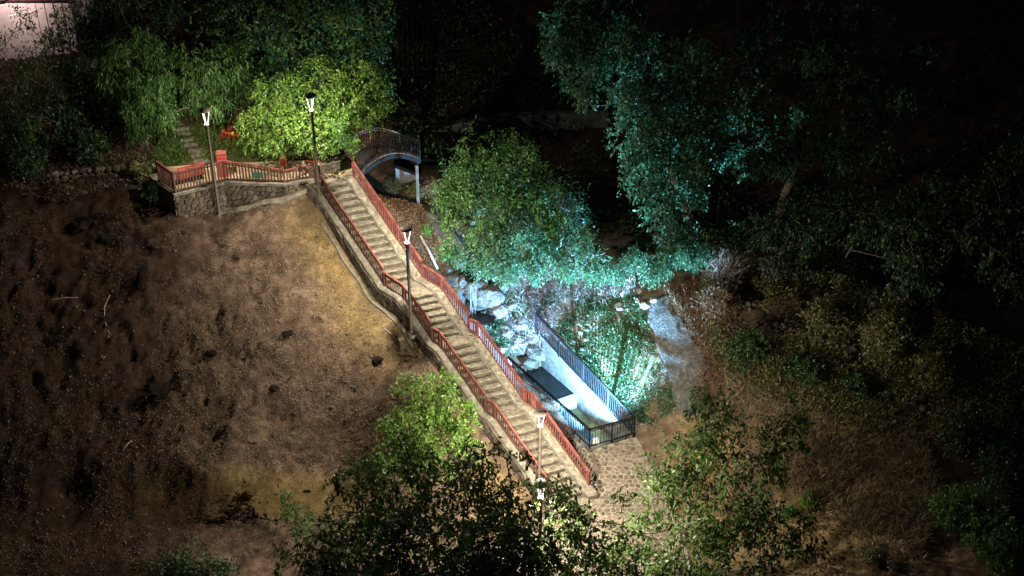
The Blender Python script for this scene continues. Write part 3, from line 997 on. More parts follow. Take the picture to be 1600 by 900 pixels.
# ------------------------------------------------------------------ lamp posts
POLE = new_mesh('pole', *lathe([(0.075, 0.0), (0.075, 0.02), (0.055, 0.03), (0.052, 3.55), (0.045, 3.62)], 14), M['pole'], True)
PLATE = new_mesh('base_plate', *lathe([(0.15, -0.15), (0.15, 0.012), (0.14, 0.02), (0.08, 0.022)], 14), M['coping'])
COLL = new_mesh('collar', *lathe([(0.05, 3.60), (0.085, 3.63), (0.09, 3.68), (0.06, 3.70)], 14), M['pole'], True)
CAPM = new_mesh('cap', *lathe([(0.16, 4.17), (0.205, 4.18), (0.212, 4.20), (0.20, 4.235), (0.05, 4.25)], 24), M['cap'], True)
tb = MB()
TUB = []
for k in range(3):
    a = 2 * math.pi * k / 3 + math.pi / 6 * 0
    c, s_ = math.cos(a), math.sin(a)
    TUB.append(new_mesh('light_tube', *tube([(0.045 * c, 0.045 * s_, 3.69), (0.155 * c, 0.155 * s_, 4.175)], [0.0075, 0.0075], 8), M['tube'], True))


def lamp(x, y, z, label, power=1.0, rot=0.0, h=1.0):
    root = thing('lamp_post', label, 'lamp post', (x, y, z), 'lamp posts along the stairs and terrace')
    sc = (1, 1, h)
    for nm, me in (('base_plate', PLATE), ('pole', POLE), ('collar', COLL), ('cap', CAPM)):
        link(nm, me, root, (x, y, z), (0, 0, rot), sc)
    for me in TUB: link('light_tube', me, root, (x, y, z), (0, 0, rot), sc)
    ld = bpy.data.lights.new('lamp_light', 'POINT')
    ld.energy = LAMP_POWER * power
    ld.color = LAMP_COLOR
    ld.shadow_soft_size = 0.02
    link('lamp_light', ld, root, (x, y, z + 4.138 * h))


def lamp_at(px_, z, **kw):
    p = at(*px_, z)
    lamp(p[0], p[1], p[2], **kw)


lamp(-10.72, 41.02, 6.1, 'lamp post standing at the terrace wall, beside the red box, leftmost of the lamps', 0.42, 0.5)
lamp_at((500, 318), 6.78, label='lamp post at the head of the stairs, in front of the bright green tree', power=1.0, rot=0.9)
lamp_at((643, 521), 3.72, label='lamp post halfway down the stairs, beside the tree stump', power=1.5, rot=0.2)
lamp_at((842, 802), 0.0, label='lamp post near the foot of the stairs, its lit head clear against the steps', power=1.0, rot=0.1)
lamp(0.84, 28.42, 0.0, 'lamp post on the paved plaza, its lit head half hidden by foreground leaves', 2.6, 0.4)

# ------------------------------------------------------------------ arched footbridge
B0 = np.array([-5.62, 42.38]); B1 = np.array([-3.48, 43.5]); BW = np.array([-0.78, 0.60])
bridge = thing('footbridge', 'small arched footbridge with black and brown railings above the stream', 'bridge', (B0[0], B0[1], 7.2))


def bz(t): return 7.18 + 0.50 * math.sin(math.pi * min(max(t, 0), 1)) ** 0.9


NB = 18
for k in range(NB):                       # deck boards
    t0, t1 = k / NB, (k + 0.93) / NB
    v = []
    for dz in (-0.04, 0.0):
        for t, w in ((t0, 0.0), (t1, 0.0), (t1, 1.0), (t0, 1.0)):
            c = B0 + (B1 - B0) * t + BW * w
            v.append((c[0], c[1], bz(t) + dz))
    obj('deck_board', v, BOXF, surface('deck_wood', [(0.12, 0.07, 0.04), (0.22, 0.14, 0.085)], 6, 0.8, 0.3, 30) if k == 0 else bpy.data.materials['deck_wood'], bridge)
for w, mt in ((0.0, 'steel'), (1.0, 'brownwood')):
    P = [(*(B0 + (B1 - B0) * t + BW * w), bz(t)) for t in np.linspace(0, 1, 17)]
    g = MB()
    for a, b in zip(P[:-1], P[1:]): g.add(bar((a[0], a[1], a[2] - 0.13), (b[0], b[1], b[2] - 0.13), 0.06, 0.17))
    g.build('arch_beam', M[mt], bridge)
    for nm, hh, th in (('handrail', 0.74, 0.05), ('middle_rail', 0.64, 0.025), ('bottom_rail', 0.08, 0.03)):
        g = MB()
        for a, b in zip(P[:-1], P[1:]): g.add(bar((a[0], a[1], a[2] + hh), (b[0], b[1], b[2] + hh), th, th))
        g.build(nm, M[mt], bridge)
    bm_ = new_mesh('bridge_baluster', np.array(box(-.5, .5, -.5, .5, 0, 1)[0]), BOXF, M[mt])
    for k in range(27):
        t = k / 26
        c = B0 + (B1 - B0) * t + BW * w
        th = 0.045 if k in (0, 13, 26) else 0.02
        link('baluster', bm_, bridge, (c[0], c[1], bz(t) - 0.05), (0, 0, 0.48), (th, th, 0.79))

# concrete abutment / chute walls below the bridge
ab = thing('concrete_abutment', 'pale concrete stream wall with a white pier under the footbridge end', 'abutment', (-3.5, 43.7, 6.0))
e0 = np.array([-4.2, 44.2]); e1 = np.array([-2.5, 44.45])
dd = (e1 - e0) / np.linalg.norm(e1 - e0); nn = np.array([dd[1], -dd[0]])
v = prism(e0 - dd * .3, e1, -nn * .3, 4.6, 6.45, 4.6, 5.45)[0]
obj('stream_wall', v, BOXF, M['wetconcrete'], ab)
pc = at(645, 277, 5.9)
pc = np.array([-3.60, 43.36, 5.4])
v = [(pc[0] + a, pc[1] + b, z) for z in (5.0, 6.98) for a, b in ((-.055, -.055), (.055, -.055), (.055, .055), (-.055, .055))]
obj('pier', v, BOXF, M['riser'], ab)

# long low wall beyond the trees
wl = [at(650, 232, 5.2), at(760, 204, 5.2), at(950, 197, 5.2)]
bw = thing('stream_side_wall', 'long low concrete wall in the dark beyond the stream trees', 'wall', wl[0])
for a, b in zip(wl[:-1], wl[1:]):
    d = (b - a)[:2]; d /= np.linalg.norm(d); nr = np.array([-d[1], d[0]])
    v = [(c[0], c[1], z) for z in (4.0, 5.85) for c in (a[:2], b[:2], b[:2] + nr * .35, a[:2] + nr * .35)]
    obj('wall_length', v, BOXF, M['wetconcrete'], bw)

# ------------------------------------------------------------------ channel
ch = thing('water_channel', 'pale concrete water channel with a weir beside the stairs', 'channel', (CL0[0], CL0[1], 0))


dr = (CR1 - CR0) / np.linalg.norm(CR1 - CR0); nr = np.array([-dr[1], dr[0]]) * -1     # to the right / away
if nr[0] < 0: nr = -nr
LwI = np.array([0.16, 0.12])
obj('near_wall', *prism(CL0 - LwI * .6, CL1 - LwI * .6, LwI * 1.6, -1.0, 0.30, -1.0, 0.38), M['concrete'], ch)
ks = [0.0, 0.33, 0.62, 1.0]; zt = [0.46, 0.86, 1.10, 1.50]
for i in range(3):
    a = CR0 + (CR1 - CR0) * ks[i] + dr * (0.004 if i else 0); b = CR0 + (CR1 - CR0) * ks[i + 1] - dr * 0.004
    obj('far_wall_panel', *prism(a, b, nr * 0.28, -1.0, zt[i], -1.0, zt[i + 1]), M['concrete'], ch)
fd = CR0 - CL0
obj('front_wall', *prism(CL0 - LwI * .6 - dr * .15, CR0 + nr * .28 - dr * .15, dr * 0.145, -1.0, 0.30, -1.0, 0.42), M['concrete'], ch)
# weir
W0 = at(872, 627, 0.2)[:2]; W1 = at(908, 615, 0.2)[:2]
wd = (W1 - W0) / np.linalg.norm(W1 - W0)
W0 = W0 - wd * 0.35; W1 = W1 + wd * 0.25
obj('weir', *prism(W0, W1, dr * 0.16, -1.0, 0.16, -1.0, 0.16), M['oldconcrete'], ch)
v = [(*(CL0 + LwI), -0.42), (*CR0, -0.42), (*(W1 + dr * .05), -0.42), (*(W0 + dr * .05), -0.42)]
obj('floor', v, [(0, 1, 2, 3)], M['algae'], ch)
v = [(*(W0 + dr * .165), 0.145), (*(W1 + dr * .165), 0.145), (*(CR1 + dr * .8), 0.145), (*(CL1 + dr * 0.8), 0.145)]
tag(obj('channel_water', v, [(0, 1, 2, 3)], M['water']), kind='structure')
v = [(*(CL0 + LwI - dr * .02), -0.36), (*(CL0 + (CR0 - CL0) * .55), -0.36), (*(W0 + (W1 - W0) * .55), -0.36), (*(W0), -0.36)]
tag(obj('basin_water', v, [(0, 1, 2, 3)], M['water']), kind='structure')

# ------------------------------------------------------------------ black steel fence round the channel
SB = new_mesh('steel_bar', np.array(box(-.5, .5, -.5, .5, 0, 1)[0]), BOXF, M['steel'])
cf = thing('channel_fence', 'black steel bar fence enclosing the floodlit water channel', 'fence', (CL0[0], CL0[1], 0.3))
R0 = at(990, 681, 0.40)[:2]; R1 = np.array([0.90, 40.15])
runs = [((*CL1, 0.38), (*CL0, 0.32), 3), ((*CL0, 0.32), (*R0, 0.42), 2), ((*R0, 0.42), (*R1, 1.62), 4)]
for (a, b, np_) in runs:
    a = Vector(a); b = Vector(b)
    d = b - a; L = math.hypot(d.x, d.y); ang = math.atan2(d.y, d.x)
    hh = 0.80
    MB().add(bar(a + Vector((0, 0, hh)), b + Vector((0, 0, hh)), 0.05, 0.045)).build('handrail', M['steel'], cf)
    MB().add(bar(a + Vector((0, 0, hh - .09)), b + Vector((0, 0, hh - .09)), 0.025, 0.025)).build('upper_rail', M['steel'], cf)
    MB().add(bar(a + Vector((0, 0, 0.06)), b + Vector((0, 0, 0.06)), 0.03, 0.03)).build('bottom_rail', M['steel'], cf)
    n = int(L / 0.10)
    for j in range(1, n):
        c = a + d * (j / n)
        link('fence_bar', SB, cf, (c.x, c.y, c.z + 0.06), (0, 0, ang), (0.015, 0.015, hh - 0.15))
    for j in range(np_ + 1):
        if j == np_ and b.z > 0.3 and (b - Vector((*R1, 1.62))).length > 0.1: continue
        c = a + d * (j / np_)
        link('fence_post', SB, cf, (c.x, c.y, c.z - 0.1), (0, 0, ang), (0.042, 0.042, hh + 0.10))

# floodlight in the near corner of the channel
flp = np.array([*(CL0 + np.array([0.22, 0.20])), 0.30])
fl = thing('floodlight', 'white floodlight box in the near corner of the water channel', 'floodlight', flp)
aim = Vector((2.2, 42.5, 7.2)) - Vector(flp + np.array([0, 0, .2]))
yaw = math.atan2(aim.y, aim.x)
link('housing', new_mesh('housing', *box(-.10, .05, -.11, .11, 0.06, 0.26), M['white']), fl, flp, (0, 0, yaw))
link('bracket', new_mesh('bracket', *box(-.03, .02, -.13, .13, -.12, 0.058), M['steel']), fl, flp, (0, 0, yaw))
link('lens', new_mesh('lens', *box(.052, .058, -.095, .095, 0.075, 0.245), M['floodglow']), fl, flp, (0, 0, yaw))
sd = bpy.data.lights.new('flood_beam', 'SPOT')
sd.energy = FLOOD_POWER; sd.color = FLOOD_COLOR
sd.spot_size = math.radians(124); sd.spot_blend = 1.0; sd.shadow_soft_size = 0.03
so = link('flood_beam', sd, fl, (flp[0] + 0.12 * math.cos(yaw), flp[1] + 0.12 * math.sin(yaw), flp[2] + 0.17), aim.to_track_quat('-Z', 'Y').to_euler())

# assumed blue lamp, unseen, added on the channel coping to light the stream
bp_ = np.array([0.02, 38.78, 0.38])
bl = thing('added_spotlight', 'assumed small blue lamp on a stake, added at the upper end of the channel', 'added_spotlight', bp_)
baim = Vector((-0.2, 42.2, 4.6)) - Vector(bp_ + np.array([0, 0, .5])); byaw = math.atan2(baim.y, baim.x)
link('stake', new_mesh('stake', *lathe([(.015, -.1), (.015, .42)], 8), M['steel']), bl, bp_)
link('housing', new_mesh('spot_housing', *box(-.07, .05, -.06, .06, .42, .54), M['steel']), bl, bp_, (0, 0, byaw))
link('lens', new_mesh('spot_lens', *box(.052, .056, -.05, .05, .43, .53), emit_mat('added_blue_glow', (0.35, 0.5, 1.0), 8.0)), bl, bp_, (0, 0, byaw))
bd = bpy.data.lights.new('added_blue_beam', 'SPOT'); bd.energy = 2300; bd.color = (0.34, 0.44, 1.0); bd.spot_size = math.radians(130); bd.spot_blend = 1.0; bd.shadow_soft_size = .03
link('added_blue_beam', bd, bl, (bp_[0] + .1 * math.cos(byaw), bp_[1] + .1 * math.sin(byaw), bp_[2] + .48), baim.to_track_quat('-Z', 'Y').to_euler())

# ------------------------------------------------------------------ concrete apron right of the ivy
Lx = [hit(u, v_) for u, v_ in ((1000, 474), (1016, 510), (1034, 560), (1052, 610), (1066, 655))]
Rx = [hit(u, v_) for u, v_ in ((1040, 462), (1062, 500), (1090, 530), (1106, 580), (1100, 650))]
na, nb = 22, 44
v = []; f = []
for i in range(nb + 1):
    t = i / nb * 4; k = min(int(t), 3); t -= k
    l = Lx[k] * (1 - t) + Lx[k + 1] * t; r_ = Rx[k] * (1 - t) + Rx[k + 1] * t
    w0 = -0.05 + 0.16 * float(fbm(i * .35, 0.5, oct=3, seed=71)); w1 = 1.0 + 0.3 * float(fbm(i * .4, 7.5, oct=3, seed=72))
    for j in range(na + 1):
        w = w0 + (w1 - w0) * j / na
        p = l + (r_ - l) * w
        e = i in (0, nb) or j in (0, na)
        v.append((p[0], p[1], h1(p[0], p[1]) + 0.10 + 0.10 * float(fbm(p[0] * 2.4, p[1] * 2.4, oct=4, seed=75)) - (0.3 if e else 0)))
for i in range(nb):
    for j in range(na): f.append((i * (na + 1) + j, i * (na + 1) + j + 1, (i + 1) * (na + 1) + j + 1, (i + 1) * (na + 1) + j))
tag(obj('concrete_apron', v, f, M['streaked'], None, True), 'pale streaked concrete retaining slab to the right of the ivy bank', 'retaining slab')


# ------------------------------------------------------------------ rocks
def rock_geo(r, seed, sub=2, flat=0.75, rough=0.35):
    bpy_v = []
    # icosphere by hand
    t = (1 + 5 ** .5) / 2
    V = [(-1, t, 0), (1, t, 0), (-1, -t, 0), (1, -t, 0), (0, -1, t), (0, 1, t), (0, -1, -t), (0, 1, -t), (t, 0, -1), (t, 0, 1), (-t, 0, -1), (-t, 0, 1)]
    V = [np.array(a) / np.linalg.norm(a) for a in V]
    Fc = [(0, 11, 5), (0, 5, 1), (0, 1, 7), (0, 7, 10), (0, 10, 11), (1, 5, 9), (5, 11, 4), (11, 10, 2), (10, 7, 6), (7, 1, 8), (3, 9, 4), (3, 4, 2), (3, 2, 6), (3, 6, 8), (3, 8, 9), (4, 9, 5), (2, 4, 11), (6, 2, 10), (8, 6, 7), (9, 8, 1)]
    for _ in range(sub):
        mid = {}; nf_ = []
        def mp(a, b):
            k = (min(a, b), max(a, b))
            if k not in mid:
                m_ = V[a] + V[b]; V.append(m_ / np.linalg.norm(m_)); mid[k] = len(V) - 1
            return mid[k]
        for a, b, c in Fc:
            x, y, z = mp(a, b), mp(b, c), mp(c, a)
            nf_ += [(a, x, z), (b, y, x), (c, z, y), (x, y, z)]
        Fc = nf_
    P = np.array(V)
    n = fbm(P[:, 0] * 1.3 + seed * 7.1, P[:, 1] * 1.3 + seed, P[:, 2] * 1.3, oct=4, seed=seed)
    # facet: clip by random planes
    rr = np.random.default_rng(seed)
    P = P * (1 + rough * n)[:, None]
    for _ in range(7):
        d = rr.normal(size=3); d /= np.linalg.norm(d)
        k = rr.uniform(0.55, 0.85)
        s = P @ d
        P = P - np.where(s > k, (s - k) * 0.85, 0)[:, None] * d[None]
    P = P * (1 + 0.10 * fbm(P[:, 0] * 5, P[:, 1] * 5, P[:, 2] * 5, oct=3, seed=seed + 9))[:, None]
    P = P * np.array([rr.uniform(.85, 1.25), rr.uniform(.85, 1.2), flat]) * r
    return P, Fc


def rock(name, label, cat, p, r, seed, mat, group=None, flat=0.75, sink=0.3, parent=None):
    P, Fc = rock_geo(r, seed, 2 if r < 0.2 else 3, flat)
    P = P + np.array([p[0], p[1], p[2] + r * flat * (1 - 2 * sink) * 0.5])
    o = obj(name, P, Fc, M[mat], parent, smooth=False)
    return tag(o, label, cat, group)


rr = random.Random(31)
ROCKS = [(716, 405, .42), (706, 432, .38), (722, 448, .40), (760, 452, .45), (785, 440, .38), (772, 482, .42), (748, 520, .32), (800, 470, .40), (790, 510, .42), (815, 500, .48), (835, 520, .42), (810, 535, .50), (838, 548, .36), (826, 560, .30), (846, 552, .26), (700, 418, .3), (782, 540, .35), (730, 424, .34), (846, 486, .3)]
ROCK_WHERE = {(716, 405): 'highest grey boulder of the stream, just below the end of the pale pipe', (706, 432): 'grey boulder against the red stair railing, left of the waterfall', (722, 448): 'grey boulder touching the left side of the waterfall',
    (760, 452): 'large pale boulder touching the right side of the waterfall', (785, 440): 'boulder under the teal leaves, second to the right of the waterfall', (772, 482): 'boulder at the right edge of the dark waterfall pool',
    (748, 520): 'small boulder below the waterfall pool beside the railing', (800, 470): 'boulder among bare brush, up right of the waterfall pool', (790, 510): 'boulder in the middle of the stream rocks below the pool',
    (815, 500): 'biggest boulder in the middle of the stream rocks', (835, 520): 'boulder beside the upper end of the black channel fence', (810, 535): 'big low boulder between the stair railing and the channel water',
    (838, 548): 'boulder at the head of the channel, next to the pale wall', (826, 560): 'lowest small boulder at the edge of the dark channel water', (846, 552): 'small boulder wedged against the upper end of the pale channel wall',
    (700, 418): 'small boulder beside the railing, left of the highest boulder', (782, 540): 'boulder close to the stair railing above the channel', (730, 424): 'boulder right above the lip of the waterfall', (846, 486): 'small boulder behind the far end of the channel fence'}
for i, (u, v_, r) in enumerate(ROCKS):
    p = hit(u, v_ + 6)
    rock('boulder', ROCK_WHERE[(u, v_)], 'boulder', p, r, 100 + i, 'rock', 'boulders lining the stream')
for i, (u, v_, r) in enumerate([(962, 452, .2), (975, 462, .16), (985, 448, .18), (968, 480, .22), (998, 470, .17), (1010, 478, .24), (950, 440, .15), (1000, 455, .14), (942, 455, .13), (1022, 470, .15)]):
    rock('pale_rock', 'pale broken rock scattered at the top of the ivy bank', 'rock', hit(u, v_), r, 200 + i, 'palerock', 'pale rocks above the ivy bank')
for i, (u, v_, r) in enumerate([(908, 520, .13), (915, 530, .12), (900, 534, .12), (918, 516, .10), (910, 545, .12), (904, 552, .1), (922, 562, .11)]):
    rock('small_rock', 'small grey rock in the gap of the ivy behind the channel fence', 'rock', hit(u, v_), r, 240 + i, 'rock', 'small rocks in the ivy gap')
tag(rock('white_stone', 'lone white stone on the bare ground at the lower right', 'stone', hit(1395, 884), 0.17, 300, 'palerock'))
SPEC = [(590, 556, .28, 'dark rock lump in the dirt left of the small stump'), (650, 552, .16, 'small brown rock right of the small stump'), (640, 566, .14, 'small brown rock below the small stump'), (240, 372, .36, 'large dark rock on the dirt slope left of the terrace wall'),
        (130, 340, .40, 'dark rock at the head of the shadowed gully on the left'), (165, 365, .30, 'dark rock in the shadowed gully on the left'), (350, 480, .24, 'dark rock alone in the middle of the dirt slope'), (448, 515, .28, 'dark rock among roots left of the bright dirt patch'),
        (245, 600, .42, 'large black rock on the shadowed lower dirt slope'), (330, 545, .34, 'dark rock below the middle of the dirt slope'), (286, 357, .13, 'small grey rock just below the terrace wall'), (643, 512, .13, 'flat stone at the foot of the middle lamp post'), (430, 600, .3, 'dark earth-covered rock left of the bright green tree'), (480, 760, .2, 'rock sticking out of the yellow cut bank')]
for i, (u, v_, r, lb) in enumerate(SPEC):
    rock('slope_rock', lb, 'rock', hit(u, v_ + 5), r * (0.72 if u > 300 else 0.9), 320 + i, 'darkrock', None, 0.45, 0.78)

# clods of earth, uncountable
cl = MB(); cv = []; cfc = []
P0, F0 = rock_geo(1.0, 77, 1, 0.7)
n = 7000
X = RNG.uniform(-20, 0.5, n); Y = RNG.uniform(28.0, 41.2, n)
s_, a_ = st_coords(X, Y)
k = (a_ < -0.35) & ((X < -9.5) | (Y > 31)) & (RNG.random(n) < np.where(X < -10, 0.45, 1.0)) & (fbm(X * .8, Y * .8, seed=3) > -0.25)
X, Y = X[k], Y[k]; Z = H(X, Y, True)
R = 0.012 + 0.055 * RNG.random(len(X)) ** 4
ang = RNG.uniform(0, 6.28, len(X))
c, s = np.cos(ang), np.sin(ang)
V = np.stack([(P0[None, :, 0] * c[:, None] - P0[None, :, 1] * s[:, None]) * R[:, None] + X[:, None], (P0[None, :, 0] * s[:, None] + P0[None, :, 1] * c[:, None]) * R[:, None] + Y[:, None], P0[None, :, 2] * R[:, None] + Z[:, None] + R[:, None] * .2], -1)
FF = np.array(F0)[None] + (np.arange(len(X)) * len(P0))[:, None, None]
tag(obj('earth_clods', V.reshape(-1, 3), FF.reshape(-1, 3), M['clod']), 'loose earth clods and stones strewn over the dirt slope', 'earth clods', kind='stuff')


# ------------------------------------------------------------------ leaves
def leaves(name, pos, dirs, nrm, L, W, mat, parent=None, long=False):
    n = len(pos)
    L = np.broadcast_to(np.asarray(L, float), (n,)); W = np.broadcast_to(np.asarray(W, float), (n,))
    dirs = dirs / (np.linalg.norm(dirs, axis=1, keepdims=True) + 1e-9)
    wv = np.cross(dirs, nrm); wv /= (np.linalg.norm(wv, axis=1, keepdims=True) + 1e-9)
    up = np.cross(wv, dirs)
    l = L[:, None]; w = W[:, None] * 0.5
    if long:
        V = np.stack([pos, pos + dirs * l * .30 + wv * w + up * l * .04, pos + dirs * l * .62 + wv * w * .85 + up * l * .03, pos + dirs * l - up * l * .10, pos + dirs * l * .62 - wv * w * .85 + up * l * .03, pos + dirs * l * .30 - wv * w + up * l * .04], 1)
        k = 6
        Fq = np.array([[0, 1, 2, 3], [0, 3, 4, 5]])
        FF = Fq[None] + (np.arange(n) * k)[:, None, None]
        me = new_mesh(name, V.reshape(-1, 3), FF.reshape(-1, 4), mat)
    else:
        V = np.stack([pos, pos + dirs * l * .48 + wv * w, pos + dirs * l - up * l * .08, pos + dirs * l * .48 - wv * w], 1)
        me = new_mesh(name, V.reshape(-1, 3), np.arange(n * 4).reshape(n, 4), mat)
    return link(name, me, parent)


def rdir(n):
    d = RNG.normal(size=(n, 3))
    return d / np.linalg.norm(d, axis=1, keepdims=True)


def crown_points(blobs, n, per, tw=0.38, droop=0.35, lump=0.55, fill=0.5, spread=0.8):
    C = np.array([b[0] for b in blobs]); R = np.array([b[1] if np.ndim(b[1]) else (b[1],) * 3 for b in blobs], float)
    w = (R[:, 0] * R[:, 2]); w = w / w.sum()
    bi = RNG.choice(len(blobs), n, p=w)
    d = rdir(n)
    q = d * 2.1 + bi[:, None] * 3.7
    nz = fbm(q[:, 0], q[:, 1], q[:, 2], oct=3, seed=17)
    rad = (fill + (1 - fill) * np.sqrt(RNG.random(n))) * (0.92 + lump * nz)
    pos = C[bi] + d * rad[:, None] * R[bi]
    ax = d * 0.7 + rdir(n) * 0.6 + np.array([0, 0, -droop])
    ax /= np.linalg.norm(ax, axis=1, keepdims=True)
    t = np.linspace(-0.5, 0.5, per)[None, :] + RNG.uniform(-.08, .08, (n, per))
    tl = tw * RNG.uniform(.6, 1.3, n)
    P = pos[:, None] + ax[:, None] * (t * tl[:, None])[..., None]
    ld = ax[:, None] * 0.55 + RNG.normal(size=(n, per, 3)) * 0.55 * spread + np.array([0, 0, -droop * 0.8])
    nr = RNG.normal(size=(n, per, 3)) * 0.55 + d[:, None] * 0.4 + np.array([0, 0, 0.7])
    P = P + RNG.normal(size=P.shape) * 0.02
    return P.reshape(-1, 3), ld.reshape(-1, 3), nr.reshape(-1, 3), pos, ax, tl


def branch(p, q, r0, r1, bend=0.12, n=5, k=6):
    p = np.array(p, float); q = np.array(q, float)
    L = np.linalg.norm(q - p)
    o = RNG.normal(size=3) * bend * L
    o2 = RNG.normal(size=3) * bend * L * .5
    pts = []; rad = []
    for i in range(n + 1):
        t = i / n
        pts.append(p + (q - p) * t + o * math.sin(math.pi * t) + o2 * math.sin(2 * math.pi * t))
        rad.append(r0 + (r1 - r0) * t)
    return tube(pts, rad, k), pts, rad


def tree(name, label, base, blobs, leaf, n, per, L, W, r0=0.14, tw=0.38, droop=0.35, lump=0.55, fill=0.5, bark='bark', group=None, long=False, twigs=0, cat='tree', fork=0.45, spread=0.8):
    """blobs: [(u, v, depth, radius or (rx, ry, rz))]"""
    B = [(atd(u, v, d), r) for (u, v, d, r) in blobs]
    for c, r in list(B):
        r_ = r if not np.ndim(r) else r[0]
        for _ in range(3):
            d_ = rdir(1)[0]; d_[2] *= .8
            B.append((c + d_ * r_ * RNG.uniform(.8, 1.25), r_ * RNG.uniform(.26, .48)))
    base = np.array(base, float)
    root = thing(name, label, cat, base, group)
    P, D, Nn, pos, ax, tl = crown_points(B, n, per, tw, droop, lump, fill, spread)
    m = len(P)
    leaves('crown', P, D, Nn, L * RNG.uniform(.45, 1.3, m), W * RNG.uniform(.55, 1.25, m), LF[leaf], root, long)
    g = MB()
    cen = np.mean([b[0] for b in B], axis=0)
    top = base + (cen - base) * fork
    vf, pts, rad = branch(base - np.array([0, 0, .3]), top, r0, r0 * .7, 0.05, 6, 8); g.add(vf)
    order = sorted(range(len(B)), key=lambda i: np.linalg.norm(B[i][0] - top))
    ends = [(top, r0 * .7)]
    for i in order:
        if i >= len(blobs) + 12: continue
        c = B[i][0]
        s_ = min(ends, key=lambda e: np.linalg.norm(e[0] - c) + 0.3)
        r_ = max(0.02, s_[1] * .62)
        vf, pts, rad = branch(s_[0], c, r_, max(0.012, r_ * .4), 0.10, 5, 6); g.add(vf)
        ends.append((np.array(pts[-1]), rad[-1])); ends.append((np.array(pts[3]), rad[3]))
    if twigs:
        E = np.array([e[0] for e in ends]); 
        for i in RNG.choice(len(pos), min(twigs, len(pos)), replace=False):
            dd = np.linalg.norm(E - pos[i], axis=1); j = int(np.argmin(dd + RNG.uniform(0, .4, len(E))))
            vf, pts, rad = branch(E[j], pos[i] + ax[i] * tl[i] * .4, min(ends[j][1] * .6, 0.022), 0.006, 0.10, 4, 4)
            g.add(vf)
    g.build('trunk', M[bark], root, True)
    return root


def gz(x, y): return (x, y, h1(x, y))


def g_at(u, v):
    p = hit(u, v)
    return p


# --- foreground trees, between the camera and the plaza
tree('broadleaf_tree', 'dense black-green broadleaf tree filling the foreground left of the plaza', (-2.6, 24.2, -0.3),
     [(650, 830, 33, 1.9), (560, 860, 32.5, 1.6), (720, 800, 33.5, 1.5), (620, 760, 34, 1.25), (560, 740, 34, .75), (760, 860, 32.5, 1.5), (480, 890, 32, 1.1), (690, 900, 31.5, 1.8), (840, 880, 32, 1.2), (580, 930, 31, 1.9), (800, 800, 33.5, .75), (740, 720, 34.5, .65), (795, 718, 34.5, .45), (780, 940, 31, 1.9), (650, 960, 31, 2)],
     'walnut', 3200, 8, 0.19, 0.066, 0.22, 0.42, 0.55, 0.6, 0.35, long=True, twigs=160)
tree('walnut_tree', 'open branched tree with drooping leaves in the right foreground over the plaza', (4.4, 29.0, -0.1),
     [(u, v, d * 1.15, r * 1.12) for u, v, d, r in [(1120, 760, 33, 1.35), (1060, 720, 33.5, 1.0), (1180, 720, 33, 1.05), (1120, 660, 33.5, .85), (1220, 690, 33.2, .8), (1160, 820, 32.5, 1.1), (1030, 780, 33, .8), (1090, 850, 32, 1.2), (1210, 830, 32, .8), (1255, 850, 32, .55), (1000, 850, 32.5, .8), (1060, 920, 31.5, 1.3), (1150, 920, 31.5, 1.1), (1100, 630, 34, .5), (1245, 650, 33.3, .5)]],
     'walnut_lit', 1500, 8, 0.19, 0.075, 0.20, 0.46, 0.5, 0.7, 0.3, long=True, twigs=330, fork=0.5)
tree('slender_tree', 'thin leafy sapling between the two foreground trees on the plaza edge', (2.3, 27.6, -0.1),
     [(u, v, d * 1.08, r * 1.08) for u, v, d, r in [(890, 800, 33, .7), (930, 840, 32.5, .7), (870, 860, 32.5, .8), (950, 890, 32, .9), (900, 920, 31.5, 1.1), (850, 770, 33.5, .45), (975, 780, 33.2, .35)]],
     'walnut_lit', 520, 8, 0.17, 0.065, 0.08, 0.42, 0.5, 0.7, 0.25, long=True, twigs=120)
# --- bright small tree at the foot of the slope
tree('small_tree', 'bright green small tree on the dirt beside the lower stairs', gz(-2.7, 32.9),
     [(670, 630, 42, .85), (640, 660, 41.8, .75), (700, 640, 42, .75), (660, 690, 41.5, .8), (610, 665, 41.8, .5), (715, 680, 41.6, .6), (630, 600, 42.2, .4), (690, 600, 42.2, .5), (735, 665, 41.8, .35), (640, 720, 41, .75), (700, 715, 41, .7), (610, 705, 41.2, .55), (740, 705, 41.2, .45)],
     'lime', 1800, 8, 0.13, 0.055, 0.08, 0.30, 0.35, 0.6, 0.35, twigs=60)
tree('shadowed_bush', 'dark bushy shrub at the bottom left edge beside the track', gz(-10.3, 29.3),
     [(300, 890, 39.5, .8), (250, 900, 39.5, .6), (350, 895, 39.5, .55)], 'dark', 420, 8, 0.13, 0.06, 0.06, 0.3, 0.2, 0.6, 0.3, cat='shrub')
tree('bank_shrub', 'small green shrub below the yellow cut bank', gz(-7.8, 31.4),
     [(450, 800, 41, .35), (470, 825, 41, .4), (445, 775, 41.2, .2)], 'mid', 150, 8, 0.10, 0.045, 0.03, 0.25, 0.2, 0.6, 0.3, cat='shrub')

